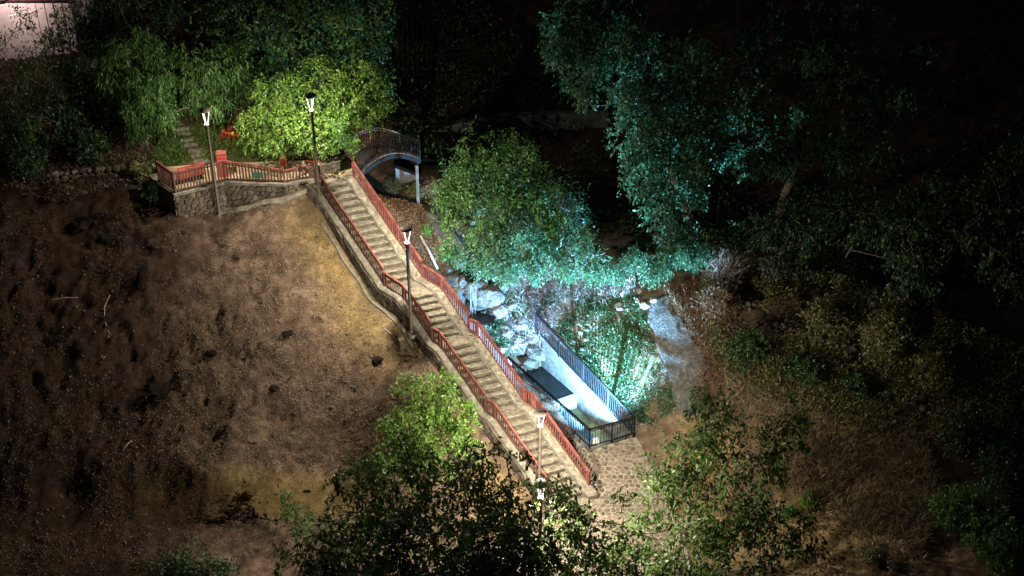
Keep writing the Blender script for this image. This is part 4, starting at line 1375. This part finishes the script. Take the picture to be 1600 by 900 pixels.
# --- trees over the terrace
tree('terrace_tree', 'bright lime green tree lit by the lamp at the head of the stairs', gz(-8.6, 44.4),
     [(440, 205, 46.6, .95), (400, 205, 46.8, .8), (480, 205, 46.4, .9), (520, 200, 46.6, .85), (460, 165, 47.2, 1.15), (540, 160, 47.3, 1.0), (385, 190, 47, .5), (500, 225, 46.2, .5), (425, 225, 46.2, .5), (575, 180, 47.3, .65), (560, 125, 47.9, .9), (595, 160, 47.8, .5), (500, 125, 47.9, 1.0), (420, 150, 47.6, .8), (540, 215, 46.5, .5)],
     'lime', 3100, 8, 0.13, 0.06, 0.16, 0.32, 0.35, 0.6, 0.4, twigs=60)
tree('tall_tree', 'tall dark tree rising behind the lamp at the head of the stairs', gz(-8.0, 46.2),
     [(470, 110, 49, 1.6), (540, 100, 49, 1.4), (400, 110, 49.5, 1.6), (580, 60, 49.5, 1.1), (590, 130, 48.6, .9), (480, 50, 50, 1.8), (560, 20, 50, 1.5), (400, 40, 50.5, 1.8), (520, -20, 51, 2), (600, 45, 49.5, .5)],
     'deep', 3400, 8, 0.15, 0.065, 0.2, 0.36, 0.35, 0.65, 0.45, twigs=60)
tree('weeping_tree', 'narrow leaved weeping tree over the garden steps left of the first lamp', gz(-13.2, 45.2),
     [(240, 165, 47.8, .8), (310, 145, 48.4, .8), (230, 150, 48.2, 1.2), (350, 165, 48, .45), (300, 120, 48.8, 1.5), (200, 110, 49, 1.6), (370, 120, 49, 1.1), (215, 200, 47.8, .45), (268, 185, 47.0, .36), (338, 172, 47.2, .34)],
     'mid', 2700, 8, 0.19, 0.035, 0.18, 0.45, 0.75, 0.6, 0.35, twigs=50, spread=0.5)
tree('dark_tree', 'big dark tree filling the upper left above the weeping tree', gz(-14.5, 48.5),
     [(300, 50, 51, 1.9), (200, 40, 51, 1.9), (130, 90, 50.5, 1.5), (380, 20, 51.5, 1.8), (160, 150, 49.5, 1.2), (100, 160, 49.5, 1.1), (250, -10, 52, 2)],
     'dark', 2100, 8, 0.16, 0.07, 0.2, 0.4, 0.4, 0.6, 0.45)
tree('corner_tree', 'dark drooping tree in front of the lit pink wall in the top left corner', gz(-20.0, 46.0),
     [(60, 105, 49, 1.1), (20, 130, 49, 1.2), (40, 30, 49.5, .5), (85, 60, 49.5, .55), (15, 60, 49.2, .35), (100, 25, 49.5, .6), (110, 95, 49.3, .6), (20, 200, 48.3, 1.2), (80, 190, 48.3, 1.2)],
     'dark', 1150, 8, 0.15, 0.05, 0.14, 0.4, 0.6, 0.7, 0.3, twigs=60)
# --- stream trees
tree('stream_tree', 'bushy tree half yellow-green half teal between the bridge and the waterfall', gz(-1.6, 43.0),
     [(740, 255, 47.6, 1.0), (790, 265, 47.8, 1.05), (715, 300, 46.9, .8), (765, 320, 46.8, .95), (820, 330, 47.2, .8), (705, 345, 46.4, .55), (750, 370, 46.2, .75), (720, 275, 47.0, .65), (690, 310, 46.6, .5), (840, 290, 48, .8), (860, 350, 47, .7), (700, 385, 46, .4), (800, 230, 48.5, .8)],
     'mid', 2500, 8, 0.14, 0.06, 0.12, 0.42, 0.35, 1.15, 0.3, twigs=150)
tree('waterfall_tree', 'dense leaning tree lit teal just above the waterfall', gz(0.2, 41.9),
     [(770, 395, 46.0, .75), (820, 385, 46.3, .8), (790, 425, 45.9, .55), (750, 420, 46.0, .45), (850, 400, 46.6, .6), (835, 420, 46.4, .5), (800, 360, 46.6, .7), (725, 400, 46.1, .45), (880, 420, 46.3, .5), (905, 380, 46.8, .6), (930, 425, 46.0, .45)],
     'cool', 2300, 8, 0.12, 0.05, 0.09, 0.34, 0.35, 0.9, 0.35, twigs=60)
tree('sparse_tree', 'sparse pale branched tree right of the teal lit waterfall tree', gz(1.6, 42.3),
     [(870, 370, 47.3, .8), (900, 400, 47.0, .7), (880, 310, 48.3, .9), (900, 340, 48, .7), (930, 400, 46.8, .5)],
     'cool', 700, 7, 0.12, 0.05, 0.07, 0.34, 0.3, 0.8, 0.2, bark='palebark', twigs=110)
tree('big_tree', 'big teal lit tree with a ragged hanging edge in the upper right', gz(7.4, 43.2),
     [(900, 35, 49, 1.1), (870, 75, 48.8, .75), (915, 105, 48.6, 1.0), (915, 150, 48.2, .6), (1000, 200, 47, 1.25), (985, 150, 47.8, 1.0), (1010, 265, 46.2, 1.05), (1060, 290, 45.8, 1.0), (1040, 335, 45.4, .75), (1085, 250, 46.3, 1.0), (980, 70, 49, 1.4), (1080, 120, 48.4, 1.6), (1075, 200, 47.2, 1.2), (940, 10, 49.4, 1.2)],
     'cool', 4000, 7, 0.185, 0.085, 0.24, 0.42, 0.35, 0.7, 0.45, twigs=80)
tree('far_right_tree', 'wide dim green tree behind and right of the big teal tree', gz(10.5, 44.5),
     [(1170, 170, 47.8, 1.3), (1200, 230, 46.9, .95), (1160, 250, 46.5, .65), (1260, 200, 47.3, 1.3), (1330, 220, 47, 1.2), (1370, 170, 47.6, 1.3), (1280, 120, 48.5, 1.6), (1200, 80, 49.2, 1.6), (1380, 90, 48.8, 1.6), (1300, 30, 50, 1.8), (1230, 265, 46.4, .55), (1440, 120, 48.5, 1.2), (1310, 250, 46.6, .7)],
     'cool', 3300, 7, 0.185, 0.085, 0.22, 0.42, 0.35, 0.7, 0.4, twigs=60)
tree('hanging_tree', 'teal weeping tree hanging over the top of the ivy bank', gz(5.0, 41.2),
     [(1065, 385, 45.0, .65), (1040, 410, 44.9, .55), (1090, 400, 44.9, .45), (990, 410, 45.2, .5), (1060, 360, 45.3, .5), (960, 425, 45.4, .45), (1015, 430, 44.9, .4)],
     'cool', 1100, 8, 0.14, 0.045, 0.09, 0.34, 0.6, 0.65, 0.35, twigs=50)
tree('far_edge_tree', 'barely visible tree at the far right edge of the dark valley', gz(17.5, 40.5),
     [(1560, 330, 44.5, 1.3), (1590, 260, 45, 1.3), (1520, 380, 44, .9), (1590, 420, 43.5, 1.2)], 'dark', 700, 8, 0.16, 0.07, 0.14, 0.36, 0.35, 0.7, 0.4)

tree('ravine_tree', 'black tree crown in the dark hollow below the wide dim green tree', gz(12.0, 40.5),
     [(1250, 350, 45.5, 1.2), (1330, 330, 45.8, 1.3), (1400, 360, 45, 1.2), (1180, 360, 45.8, .9), (1460, 320, 45.3, 1.2), (1430, 420, 44, 1.0)], 'dark', 1100, 8, 0.16, 0.07, 0.05, 0.4, 0.35, 0.7, 0.4)
# --- shrubs on the right
SHR = [
    ('grey green feathery shrub at the top corner of the dark right slope', (1215, 430), .75, 'grey', 300),
    ('grey twiggy shrub between the teal weeping tree and the feathery shrub', (1130, 430), .9, 'twig', 330),
    ('brown twiggy bush right of the concrete slab top', (1120, 480), .9, 'rust', 330),
    ('olive bush in the middle of the dark right slope', (1290, 500), .95, 'olive', 380),
    ('olive bush lower on the dark right slope above the rubble wall', (1370, 540), 1.0, 'olive', 380),
    ('dark bush below the brown twiggy bush', (1170, 545), .9, 'dark', 360),
    ('dark bush hidden behind the right foreground tree crown', (1250, 585), .9, 'dark', 340),
    ('dark bush at the foot of the rubble wall on the right', (1340, 605), .75, 'dark', 300),
    ('olive bush at the right end of the rubble wall', (1450, 590), 1.0, 'olive', 380),
    ('thin leaved dark shrub near the right edge above the green shrubs', (1500, 680), 1.1, 'dark', 330),
    ('big dark green shrub in the lower right corner', (1500, 800), 1.2, 'mid', 520),
    ('dark green shrub at the bottom right edge of the picture', (1560, 860), 1.2, 'mid', 480),
    ('tall dark shrub on the right edge of the picture', (1570, 740), 1.2, 'dark', 400),
    ('small bright green shrub on the bare ground at the right', (1265, 785), .33, 'lime', 110),
    ('tiny green shrub left of the bright one on bare ground', (1232, 800), .24, 'mid', 70),
    ('low green shrub by the white stone', (1360, 870), .35, 'olive', 90),
    ('grey green bush beside the upper stairs below the bridge', (612, 292), .42, 'grey', 190),
    ('second grey green bush between the upper stairs and the stream', (650, 300), .36, 'olive', 150),
    ('rusty dry shrub left of the stream tree', (672, 296), .38, 'rust', 140),
    ('small lime shrub at the stream edge below the stream tree', (665, 360), .22, 'lime', 60),
    ('yellow leaved shrub at the left end of the terrace fence', (222, 268), .55, 'olive', 220),
    ('dark green shrub against the left end of the terrace wall', (235, 300), .5, 'mid', 170),
    ('dark bush on the bank behind the rubble heap on the left', (140, 235), .9, 'dark', 300),
    ('dark bush at the left edge of the picture above the dirt slope', (40, 260), 1.0, 'dark', 320),
]
for lb, (u, v_), r, lf, n in SHR:
    p = hit(u, v_ + r * 14)
    root = thing('shrub', lb, 'shrub', p)
    B = [(p + np.array([RNG.uniform(-.4, .4) * r, RNG.uniform(-.3, .3) * r, r * RNG.uniform(.35, .8)]), r * RNG.uniform(.45, .75)) for _ in range(5)]
    L_, W_ = (0.13, 0.055)
    if lf == 'twig': L_, W_ = 0.32, 0.018
    if lf == 'rust': L_, W_ = 0.16, 0.03
    if lf == 'grey': L_, W_ = 0.15, 0.035
    if r < .45: L_, W_ = L_ * .75, W_ * .75
    P, D, Nn, pos, ax, tl = crown_points(B, n, 8, 0.3, 0.1 if lf != 'twig' else -0.3, .6, .3)
    leaves('foliage', P, D, Nn, L_ * RNG.uniform(.6, 1.2, len(P)), W_ * RNG.uniform(.7, 1.2, len(P)), LF[lf], root)
    g = MB()
    for b in B:
        g.add(branch(p - np.array([0, 0, .1]), b[0] + RNG.normal(size=3) * .1 * r, 0.02, 0.006, .1, 4, 5)[0])
    g.build('stem', M['bark'], root)

# red flowering shrub behind the fence
p = hit(358, 216)
root = thing('red_shrub', 'red and orange leaved shrub beside the garden steps', 'shrub', p)
B = [(p + np.array([0.05, 0, .3]), .24), (p + np.array([-.1, 0, .1]), .2), (p + np.array([.18, .05, .15]), .18)]
P, D, Nn, pos, ax, tl = crown_points(B, 45, 6, 0.2, 0.1, .5, .3)
leaves('foliage', P, D, Nn, 0.13, 0.06, LF['red'], root)
obj('stem', *tube([p - np.array([0, 0, .1]), p + np.array([0, 0, .3])], [.02, .01], 5), M['bark'], root)


# ------------------------------------------------------------------ ground covers (uncountable)
def px_poly(pts):
    return [tuple(hit(u, v)[:2]) for u, v in pts]


def scatter(poly, n, seed=0, clump=0.0, cs=0.8):
    xs = [p[0] for p in poly]; ys = [p[1] for p in poly]
    X = RNG.uniform(min(xs), max(xs), n * 3); Y = RNG.uniform(min(ys), max(ys), n * 3)
    k = inside(poly, X, Y)
    s, a = st_coords(X, Y)
    k &= ~((a > -0.22) & (a < 1.12) & (s > -0.5) & (s < 12.7))
    k &= ~inside(CHAN, X, Y) & ~inside(PLAZA, X, Y) & ~inside(TERRACE, X, Y)
    if clump: k &= fbm(X / cs, Y / cs, seed=seed + 50, oct=3) > (clump - 0.5) + RNG.uniform(-.25, .25, len(X))
    X, Y = X[k][:n], Y[k][:n]
    return X, Y, H(X, Y, True)


def litter(name, label, cat, poly, n, L, W, mat, lift=0.0, flat=0.5, clump=0.0, cs=.8, up=0.0, seed=0):
    X, Y, Z = scatter(poly, n, seed, clump, cs)
    m = len(X)
    d = RNG.normal(size=(m, 3)); d[:, 2] = d[:, 2] * (1 - flat) + up
    nr = RNG.normal(size=(m, 3)) * .5 + np.array([0, 0, 1.0])
    P = np.c_[X, Y, Z + lift * RNG.random(m) + 0.01]
    o = leaves(name, P, d, nr, L * RNG.uniform(.5, 1.3, m), W * RNG.uniform(.6, 1.2, m), LF[mat])
    return tag(o, label, cat, kind='stuff')


litter('leaf_litter', 'dry fallen leaves scattered over the whole dirt slope', 'leaf litter', [(-22, 28), (-9.5, 29), (-6, 31.2), (-1.5, 31.4), (-1.5, 34), (-6.5, 41.6), (-12, 40.8), (-22, 41.5)], 62000, 0.058, 0.032, 'dry', 0.02, .6, 0.38, 1.3)
litter('pale_pebbles', 'fine pale pebbles and straw bits on the lit dirt beside the stairs', 'pebbles', [(-12, 33), (-11, 39.8), (-7.2, 40.9), (-0.2, 32.6), (-1.5, 31.4), (-6, 32.2)], 17000, 0.045, 0.035, 'straw', 0.01, .8)
# dry leaves blown onto the steps
sl = []
for (sa, sb, z, th) in treads:
    for _ in range(int(14 * (sb - sa) / .25)):
        a_l = 0.80 - 0.8 * RNG.random() ** 1.6
        sl.append(st(sa + (sb - sa - .03) * RNG.random(), a_l, z + 0.022))
sl = np.array(sl); d_ = RNG.normal(size=(len(sl), 3)); d_[:, 2] *= .15
tag(leaves('stair_leaves', sl, d_, RNG.normal(size=(len(sl), 3)) * .3 + np.array([0, 0, 1.]), 0.06 * RNG.uniform(.5, 1.3, len(sl)), 0.03, LF['dry']), 'dry leaves blown onto the stone steps', 'leaf litter', kind='stuff')
litter('fallen_leaves', 'rusty fallen leaves on the bank between the stairs and the stream', 'leaf litter', px_poly([(560, 285), (640, 310), (690, 390), (730, 440), (700, 440), (600, 330)]), 6000, 0.10, 0.05, 'rust', 0.05, .4)
litter('ivy', 'teal lit ivy covering the bank behind the channel fence', 'ivy', px_poly([(850, 470), (880, 440), (1000, 465), (1015, 520), (1040, 570), (1062, 640), (1010, 668), (992, 655), (930, 590), (870, 520)]), 20000, 0.08, 0.066, 'ivy', 0.10, .55, 0.42, .5)
litter('ivy_litter', 'dry leaves and pale twigs lying among the ivy', 'leaf litter', px_poly([(850, 480), (1000, 470), (1062, 640), (1000, 672), (930, 590)]), 7000, 0.11, 0.03, 'twig', 0.06, .5, 0.35, .4, seed=4)
litter('dry_brush', 'tangled bare grey brush above the stream boulders', 'brush', px_poly([(765, 445), (860, 425), (1000, 430), (1000, 470), (880, 475), (860, 540), (820, 555), (790, 520)]), 10000, 0.34, 0.012, 'twig', 0.55, .1, 0.2, .6, up=.4)
litter('stream_bank_plants', 'low teal lit plants among the stream boulders', 'ground plants', px_poly([(690, 400), (760, 440), (870, 480), (850, 560), (790, 560), (720, 460)]), 6000, 0.10, 0.05, 'ivy', 0.55, .2, 0.5, .5, seed=2)
litter('garden_grass', 'green grass and low plants on the bank behind the terrace path', 'grass', px_poly([(235, 250), (255, 205), (330, 195), (440, 225), (440, 250), (350, 245), (260, 262)]), 9000, 0.14, 0.03, 'grass', 0.03, .2, 0.25, .5, up=.7)
litter('slope_undergrowth', 'tangled olive undergrowth over the dark right slope', 'undergrowth', px_poly([(1090, 450), (1230, 420), (1600, 560), (1600, 760), (1450, 700), (1200, 640), (1110, 580)]), 46000, 0.15, 0.04, 'olive', 0.45, .2, 0.35, 1.2, up=.4, seed=6)
litter('dry_grass', 'long dry grass on the lower right slope', 'dry grass', px_poly([(1100, 610), (1230, 600), (1420, 640), (1470, 760), (1440, 880), (1280, 800), (1150, 700)]), 26000, 0.36, 0.016, 'straw', 0.08, .1, 0.15, 1.0, up=.5, seed=7)
litter('bare_ground_litter', 'pale stones and dry bits on the bare ground at lower right', 'litter', px_poly([(1150, 640), (1300, 760), (1480, 860), (1500, 899), (1180, 899), (1050, 700)]), 5000, 0.10, 0.05, 'dry', 0.02, .6, .3, 1.0)
litter('upper_undergrowth', 'dark undergrowth and dead twigs on the shadowed bank at upper left', 'undergrowth', px_poly([(0, 300), (40, 200), (200, 205), (250, 240), (215, 290), (100, 320)]), 6000, 0.22, 0.03, 'dry', 0.2, .2, 0.2, 1.0, up=.3)
litter('slab_brush', 'dry twigs and brush hanging over the edge of the concrete slab', 'brush', px_poly([(1035, 455), (1100, 440), (1130, 560), (1118, 650), (1085, 640), (1098, 560), (1070, 510)]), 7000, 0.26, 0.02, 'rust', 0.12, .1, 0, up=.35)
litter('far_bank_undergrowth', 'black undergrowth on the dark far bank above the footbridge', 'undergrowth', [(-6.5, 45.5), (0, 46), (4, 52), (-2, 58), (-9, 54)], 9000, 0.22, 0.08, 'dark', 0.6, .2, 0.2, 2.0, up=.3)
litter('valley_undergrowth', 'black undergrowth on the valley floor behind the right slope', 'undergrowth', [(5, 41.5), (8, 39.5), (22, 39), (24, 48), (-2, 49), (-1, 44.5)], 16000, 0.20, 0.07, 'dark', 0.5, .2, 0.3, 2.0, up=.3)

# ------------------------------------------------------------------ water of the stream
def ribbon(pts, ws, dz=0.02):
    v = []; f = []
    for i, p in enumerate(pts):
        a = np.array(pts[min(i + 1, len(pts) - 1)]) - np.array(pts[max(i - 1, 0)])
        nn_ = np.array([-a[1], a[0]]); nn_ = nn_ / np.linalg.norm(nn_)
        v += [(p[0] + nn_[0] * ws[i], p[1] + nn_[1] * ws[i], p[2] + dz), (p[0] - nn_[0] * ws[i], p[1] - nn_[1] * ws[i], p[2] + dz)]
        if i: f.append((2 * i - 2, 2 * i - 1, 2 * i + 1, 2 * i))
    return v, f


lip = at(738, 446, 3.35)
sp_ = STREAM[:-1] + [(lip[0] - .1, lip[1] + .25)]
pts = [(x, y, max(h1(x, y) + 0.07, 3.3)) for x, y in sp_]
pts[-1] = (pts[-1][0], pts[-1][1], 3.36)
tag(obj('stream_water', *ribbon(pts, [.2, .2, .16, .15, .18]), M['water']), kind='structure')
pool = at(752, 500, 1.95)
pv = []
for k in range(20):
    t = 2 * math.pi * k / 20
    pv.append((lip[0] + 0.25 + 0.62 * math.cos(t) * (1 + .1 * math.sin(3 * t)), lip[1] - 0.35 + 0.42 * math.sin(t), 2.06))
tag(obj('pool_water', pv, [tuple(range(20))], M['water']), kind='structure')
# falling water: three curved strands
wf = MB()
for (u0, u1, off) in ((734, 736.5, 0.0), (741.5, 744.5, 0.03), (738, 739.5, -0.02)):
    for k in range(1):
        n = 10
        v = []; f = []
        for i in range(n + 1):
            t = i / n
            z = 3.38 - 1.34 * t
            for j, u in enumerate((u0, (u0 + u1) / 2, u1)):
                b = at(u, 446, 3.38)
                v.append((b[0] + (lip[0] - b[0]) * .25 * t + 0.02 * math.sin(9 * t + u), b[1] - 0.16 * math.sqrt(t) - off - (0.03 if j == 1 else 0), z))
        for i in range(n):
            for j in range(2): f.append((i * 3 + j, i * 3 + j + 1, i * 3 + 4 + j, i * 3 + 3 + j))
        wf.add((v, f))
tag(wf.build('waterfall', M['fall'], None, True), kind='structure')
# rock face behind the fall
for i, (dx, dy, dz, r) in enumerate([(-.75, .25, -.6, .5), (.55, .35, -.7, .55), (.1, .55, -.5, .55), (.1, .55, -1.1, .55), (-.35, .45, -.2, .35), (.95, .1, -1.1, .4), (-.8, -.1, -1.2, .42)]):
    P, Fc = rock_geo(r, 400 + i, 3, 0.9)
    tag(obj('fall_rock', P + np.array([lip[0] + dx, lip[1] + dy, 3.35 + dz]), Fc, M['rock']), 'wet dark rock framing the small waterfall', 'rock', 'rocks framing the waterfall')

# ------------------------------------------------------------------ small things on the terrace
# slatted red litter bin on a post
p = np.array([*at(445, 268, 7.3)[:2], 7.27])
bn = thing('litter_bin', 'round red slatted litter bin on a post behind the terrace fence', 'litter bin', p)
link('post', new_mesh('bin_post', *lathe([(0.025, 0), (0.025, 0.35)], 8), M['steel']), bn, p)
slat = new_mesh('slat', np.array(box(-.028, .028, -.009, .009, 0.32, 0.78)[0]), BOXF, M['redpaint'])
for k in range(14):
    t = 2 * math.pi * k / 14
    link('slat', slat, bn, (p[0] + .145 * math.cos(t), p[1] + .145 * math.sin(t), p[2]), (0, 0, t + math.pi / 2))
link('liner', new_mesh('liner', *lathe([(0.128, .33), (0.128, .74), (0.10, .742)], 16), M['redwood']), bn, p)
link('rim', new_mesh('rim', *lathe([(0.15, .78), (0.165, .785), (0.165, .81), (0.13, .812)], 16), M['palerock']), bn, p)
# red box behind the fence corner
p = np.array([*(FC + np.array([-0.12, 0.42])), 7.27])
rb = thing('red_box', 'square red cabinet box standing behind the terrace fence corner', 'box', p)
link('body', new_mesh('box_body', *box(-.17, .17, -.15, .15, 0.0, 0.92), M['redpaint']), rb, p, (0, 0, .15))
link('lid', new_mesh('box_lid', *box(-.185, .185, -.165, .165, 0.922, 0.97), M['redwood']), rb, p, (0, 0, .15))
# red bench with a board back
bcen = FB + (FC - FB) * 0.42 + np.array([-0.25, 0.48])
ang = math.atan2(FC[1] - FB[1], FC[0] - FB[0])
p = np.array([*bcen, 7.27])
rbn = thing('red_bench', 'long red bench behind the left part of the terrace fence', 'bench', p)
for z in (0.34, 0.50, 0.66):
    link('backrest_board', new_mesh('backrest_board', *box(-.5, .5, -.02, .02, z - .13, z + .02), M['redpaint']), rbn, p, (0, 0, ang))
link('seat', new_mesh('bench_seat', *box(-.5, .5, .025, .36, .27, .31), M['redwood']), rbn, p, (0, 0, ang))
for x in (-.4, .4):
    link('leg', new_mesh('bench_leg', *box(x - .03, x + .03, .03, .33, 0, .268), M['brownwood']), rbn, p, (0, 0, ang))
# two hexagonal plates by the lamp
for (u, lb) in ((486, 'hexagonal red and white sign plate left of the lamp pole at the stair head'), (497, 'hexagonal red and white sign plate half hidden behind the lamp pole')):
    p = np.array([*at(u, 273, 7.3)[:2], 7.27]) + np.array([0, 0.18, 0])
    sg = thing('sign_plate', lb, 'sign', p)
    link('post', new_mesh('sign_post', *lathe([(0.018, 0), (0.018, .5)], 8), M['steel']), sg, p)
    hx = [(0.15 * math.cos(k * math.pi / 3), 0.15 * math.sin(k * math.pi / 3)) for k in range(6)]
    v = [(a, o, .55 + b) for o in (-.015, .015) for a, b in hx]
    f = [(0, 1, 2, 3, 4, 5), (11, 10, 9, 8, 7, 6)] + [(i, 6 + i, 6 + (i + 1) % 6, (i + 1) % 6) for i in range(6)]
    link('plate', new_mesh('hex_plate', v, f, M['redpaint']), sg, p, (0.35, 0, 0))
    v = [(a * .72, -.019, .515 + b * .5) for a, b in hx]
    link('white_panel', new_mesh('white_panel', v, [(0, 1, 2, 3, 4, 5)], M['white']), sg, p, (0.35, 0, 0))

# garden steps climbing the bank behind the fence
gs = thing('garden_steps', 'narrow pale garden steps climbing the grassy bank behind the fence', 'steps', hit(312, 256))
for (u, v_) in ((314, 255), (310, 246), (305, 238), (299, 229.5), (293, 221), (288, 212), (286, 204)):
    p = hit(u, v_)
    z = p[2] + .11
    v = [(p[0] + a + random.uniform(-.02, .02), p[1] + b + random.uniform(-.02, .02), z + c + 0.05 * a) for c in (-.25, 0) for a, b in ((-.24, -.09), (.24, -.02), (.24, .14), (-.24, .07))]
    obj('step', v, BOXF, M['coping'], gs)

# pale pipe lying beside the stairs
p0 = hit(657, 372); p1 = hit(684, 424)
tag(obj('pipe', *tube([p0 + np.array([0, 0, .1]), (p0 + p1) / 2 + np.array([0, 0, .16]), p1 + np.array([0, 0, .1])], [.045, .045, .045], 10), M['oldconcrete'], None, True), 'pale pipe lying on the leafy bank beside the stairs', 'pipe')


# ------------------------------------------------------------------ stumps and sticks
def stump(p, r, h, label, lean=(0, 0), cut='palebark'):
    root = thing('tree_stump', label, 'stump', p)
    n = 14
    prof = [(1.5, -.25), (1.25, 0.0), (1.02, .25), (.95, .6), (.92, 1.0)]
    v = []; f = []
    for i, (k, z) in enumerate(prof):
        for j in range(n):
            t = 2 * math.pi * j / n
            rr_ = r * k * (1 + .14 * math.sin(3 * t + i * .3) + .08 * math.sin(7 * t))
            v.append((p[0] + rr_ * math.cos(t) + lean[0] * z * h, p[1] + rr_ * math.sin(t) + lean[1] * z * h, p[2] + z * h + (.02 * math.sin(5 * t) if i == 4 else 0)))
    for i in range(len(prof) - 1):
        for j in range(n): f.append((i * n + j, i * n + (j + 1) % n, (i + 1) * n + (j + 1) % n, (i + 1) * n + j))
    obj('trunk', v, f, M['bark' if cut == 'palebark' else cut], root)
    top = v[-n:]
    obj('cut_face', top, [tuple(range(n))], M[cut], root)


stump(hit(627, 545), .11, .42, 'small sawn tree stump on the lit dirt near the middle lamp post')
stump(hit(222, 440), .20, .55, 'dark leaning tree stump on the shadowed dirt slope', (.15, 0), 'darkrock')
for (a, b, lb) in (((82, 470), (122, 467), 'straight stick lying on the shadowed dirt slope'), ((192, 706), (206, 690), 'short stick on the dark lower dirt slope'), ((600, 515), (618, 532), 'thin pale twig lying left of the small stump')):
    p, q_ = hit(*a), hit(*b)
    tag(obj('stick', *tube([p + np.array([0, 0, .05]), (p + q_) / 2 + np.array([0, 0, .09]), q_ + np.array([0, 0, .05])], [.02, .022, .014], 6), M['palebark']), lb, 'stick')
# trailing root
pts = [hit(u, v_) + np.array([0, 0, .04]) for u, v_ in ((172, 462), (164, 480), (163, 500), (170, 520), (180, 538), (192, 545))]
tag(obj('root', *tube(pts, [.02, .018, .018, .016, .014, .01], 5), M['palebark']), 'thin curved root trailing down the dark dirt slope', 'root')

# rubble walls in the dark
def rubble(name, label, px0, px1, h, r, seed):
    a = hit(*px0); b = hit(*px1)
    root = thing(name, label, 'rubble wall', a)
    L = np.linalg.norm((b - a)[:2]); rnd = random.Random(seed); k = 0
    rows = int(h / (r * 1.3))
    for row in range(rows):
        for i in range(int(L / (r * 1.7))):
            t = (i + .5 * (row % 2) + rnd.uniform(-.2, .2)) / (L / (r * 1.7))
            c = a + (b - a) * t
            P, Fc = rock_geo(r * rnd.uniform(.7, 1.2), seed * 50 + k, 1, .75); k += 1
            obj('stone', P + np.array([c[0], c[1] + row * .06 + rnd.uniform(-.05, .05), h1(c[0], c[1]) + r * .3 + row * r * 1.25]), Fc, M['stone'], root)


rubble('rubble_wall', 'dim dry stone rubble wall on the shadowed bank left of the terrace', (70, 285), (205, 272), .55, .15, 3)
rubble('rubble_wall', 'dim rubble wall crossing the middle of the dark right slope', (1205, 515), (1345, 560), .6, .16, 4)
rubble('rubble_wall', 'short rubble wall on the upper right slope beside the brown bush', (1120, 470), (1185, 488), .5, .14, 5)
rubble('rubble_wall', 'short rubble wall low on the far right slope', (1395, 635), (1450, 650), .6, .16, 6)

# ------------------------------------------------------------------ lit shed in the top left corner
c0 = at(-60, 92, 9.0); c1 = at(128, 92, 9.0)
sh = thing('shed', 'pink lit ribbed wall of a shed behind trees in the top left corner', 'shed', c0)
zb, zt_ = 8.2, 11.55
obj('wall', *box(c0[0], c1[0], c0[1], c0[1] + 3.5, zb, zt_), M['plaster'], sh)
n = 14
for k in range(n):
    x = c0[0] + (c1[0] - c0[0]) * (k + .5) / n
    obj('wall_panel', *box(x - .13, x + .13, c0[1] - .035, c0[1] - .003, zb, zt_ - .02), M['plaster'], sh)
v = [(c0[0] - .3, c0[1] - .35, zt_ - .02), (c1[0] + .3, c0[1] - .35, zt_ - .02), (c1[0] + .3, c0[1] + 3.9, zt_ + 1.2), (c0[0] - .3, c0[1] + 3.9, zt_ + 1.2)]
v += [(a, b, z + .10) for a, b, z in v]
rf = obj('roof', v, BOXF, M['tile'], sh)
obj('gutter', *bar((c0[0] - .3, c0[1] - .40, zt_), (c1[0] + .3, c0[1] - .40, zt_), .09, .09), M['steel'], sh)
lp = (c0[0] + (c1[0] - c0[0]) * .55, c0[1] - 1.3, zt_ + .3)
wlp = thing('assumed_wall_lamp', 'assumed lamp on a bracket in front of the pink lit shed wall', 'lamp', (lp[0], c0[1], lp[2]))  # unseen lamp, assumed from the pink light on the shed wall
obj('bracket', *bar((lp[0], c0[1] - .3, zt_ + .15), (lp[0], lp[1], lp[2]), .04, .04), M['steel'], wlp)
link('lamp_head', new_mesh('lamp_head', *lathe([(.06, -.02), (.11, -.06), (.10, -.065)], 12), M['white']), wlp, lp)
ld = bpy.data.lights.new('assumed_shed_light', 'POINT'); ld.energy = 150; ld.color = (1.0, 0.76, 0.74); ld.shadow_soft_size = .06
link('assumed_shed_light', ld, wlp, (lp[0], lp[1], lp[2] - .16))
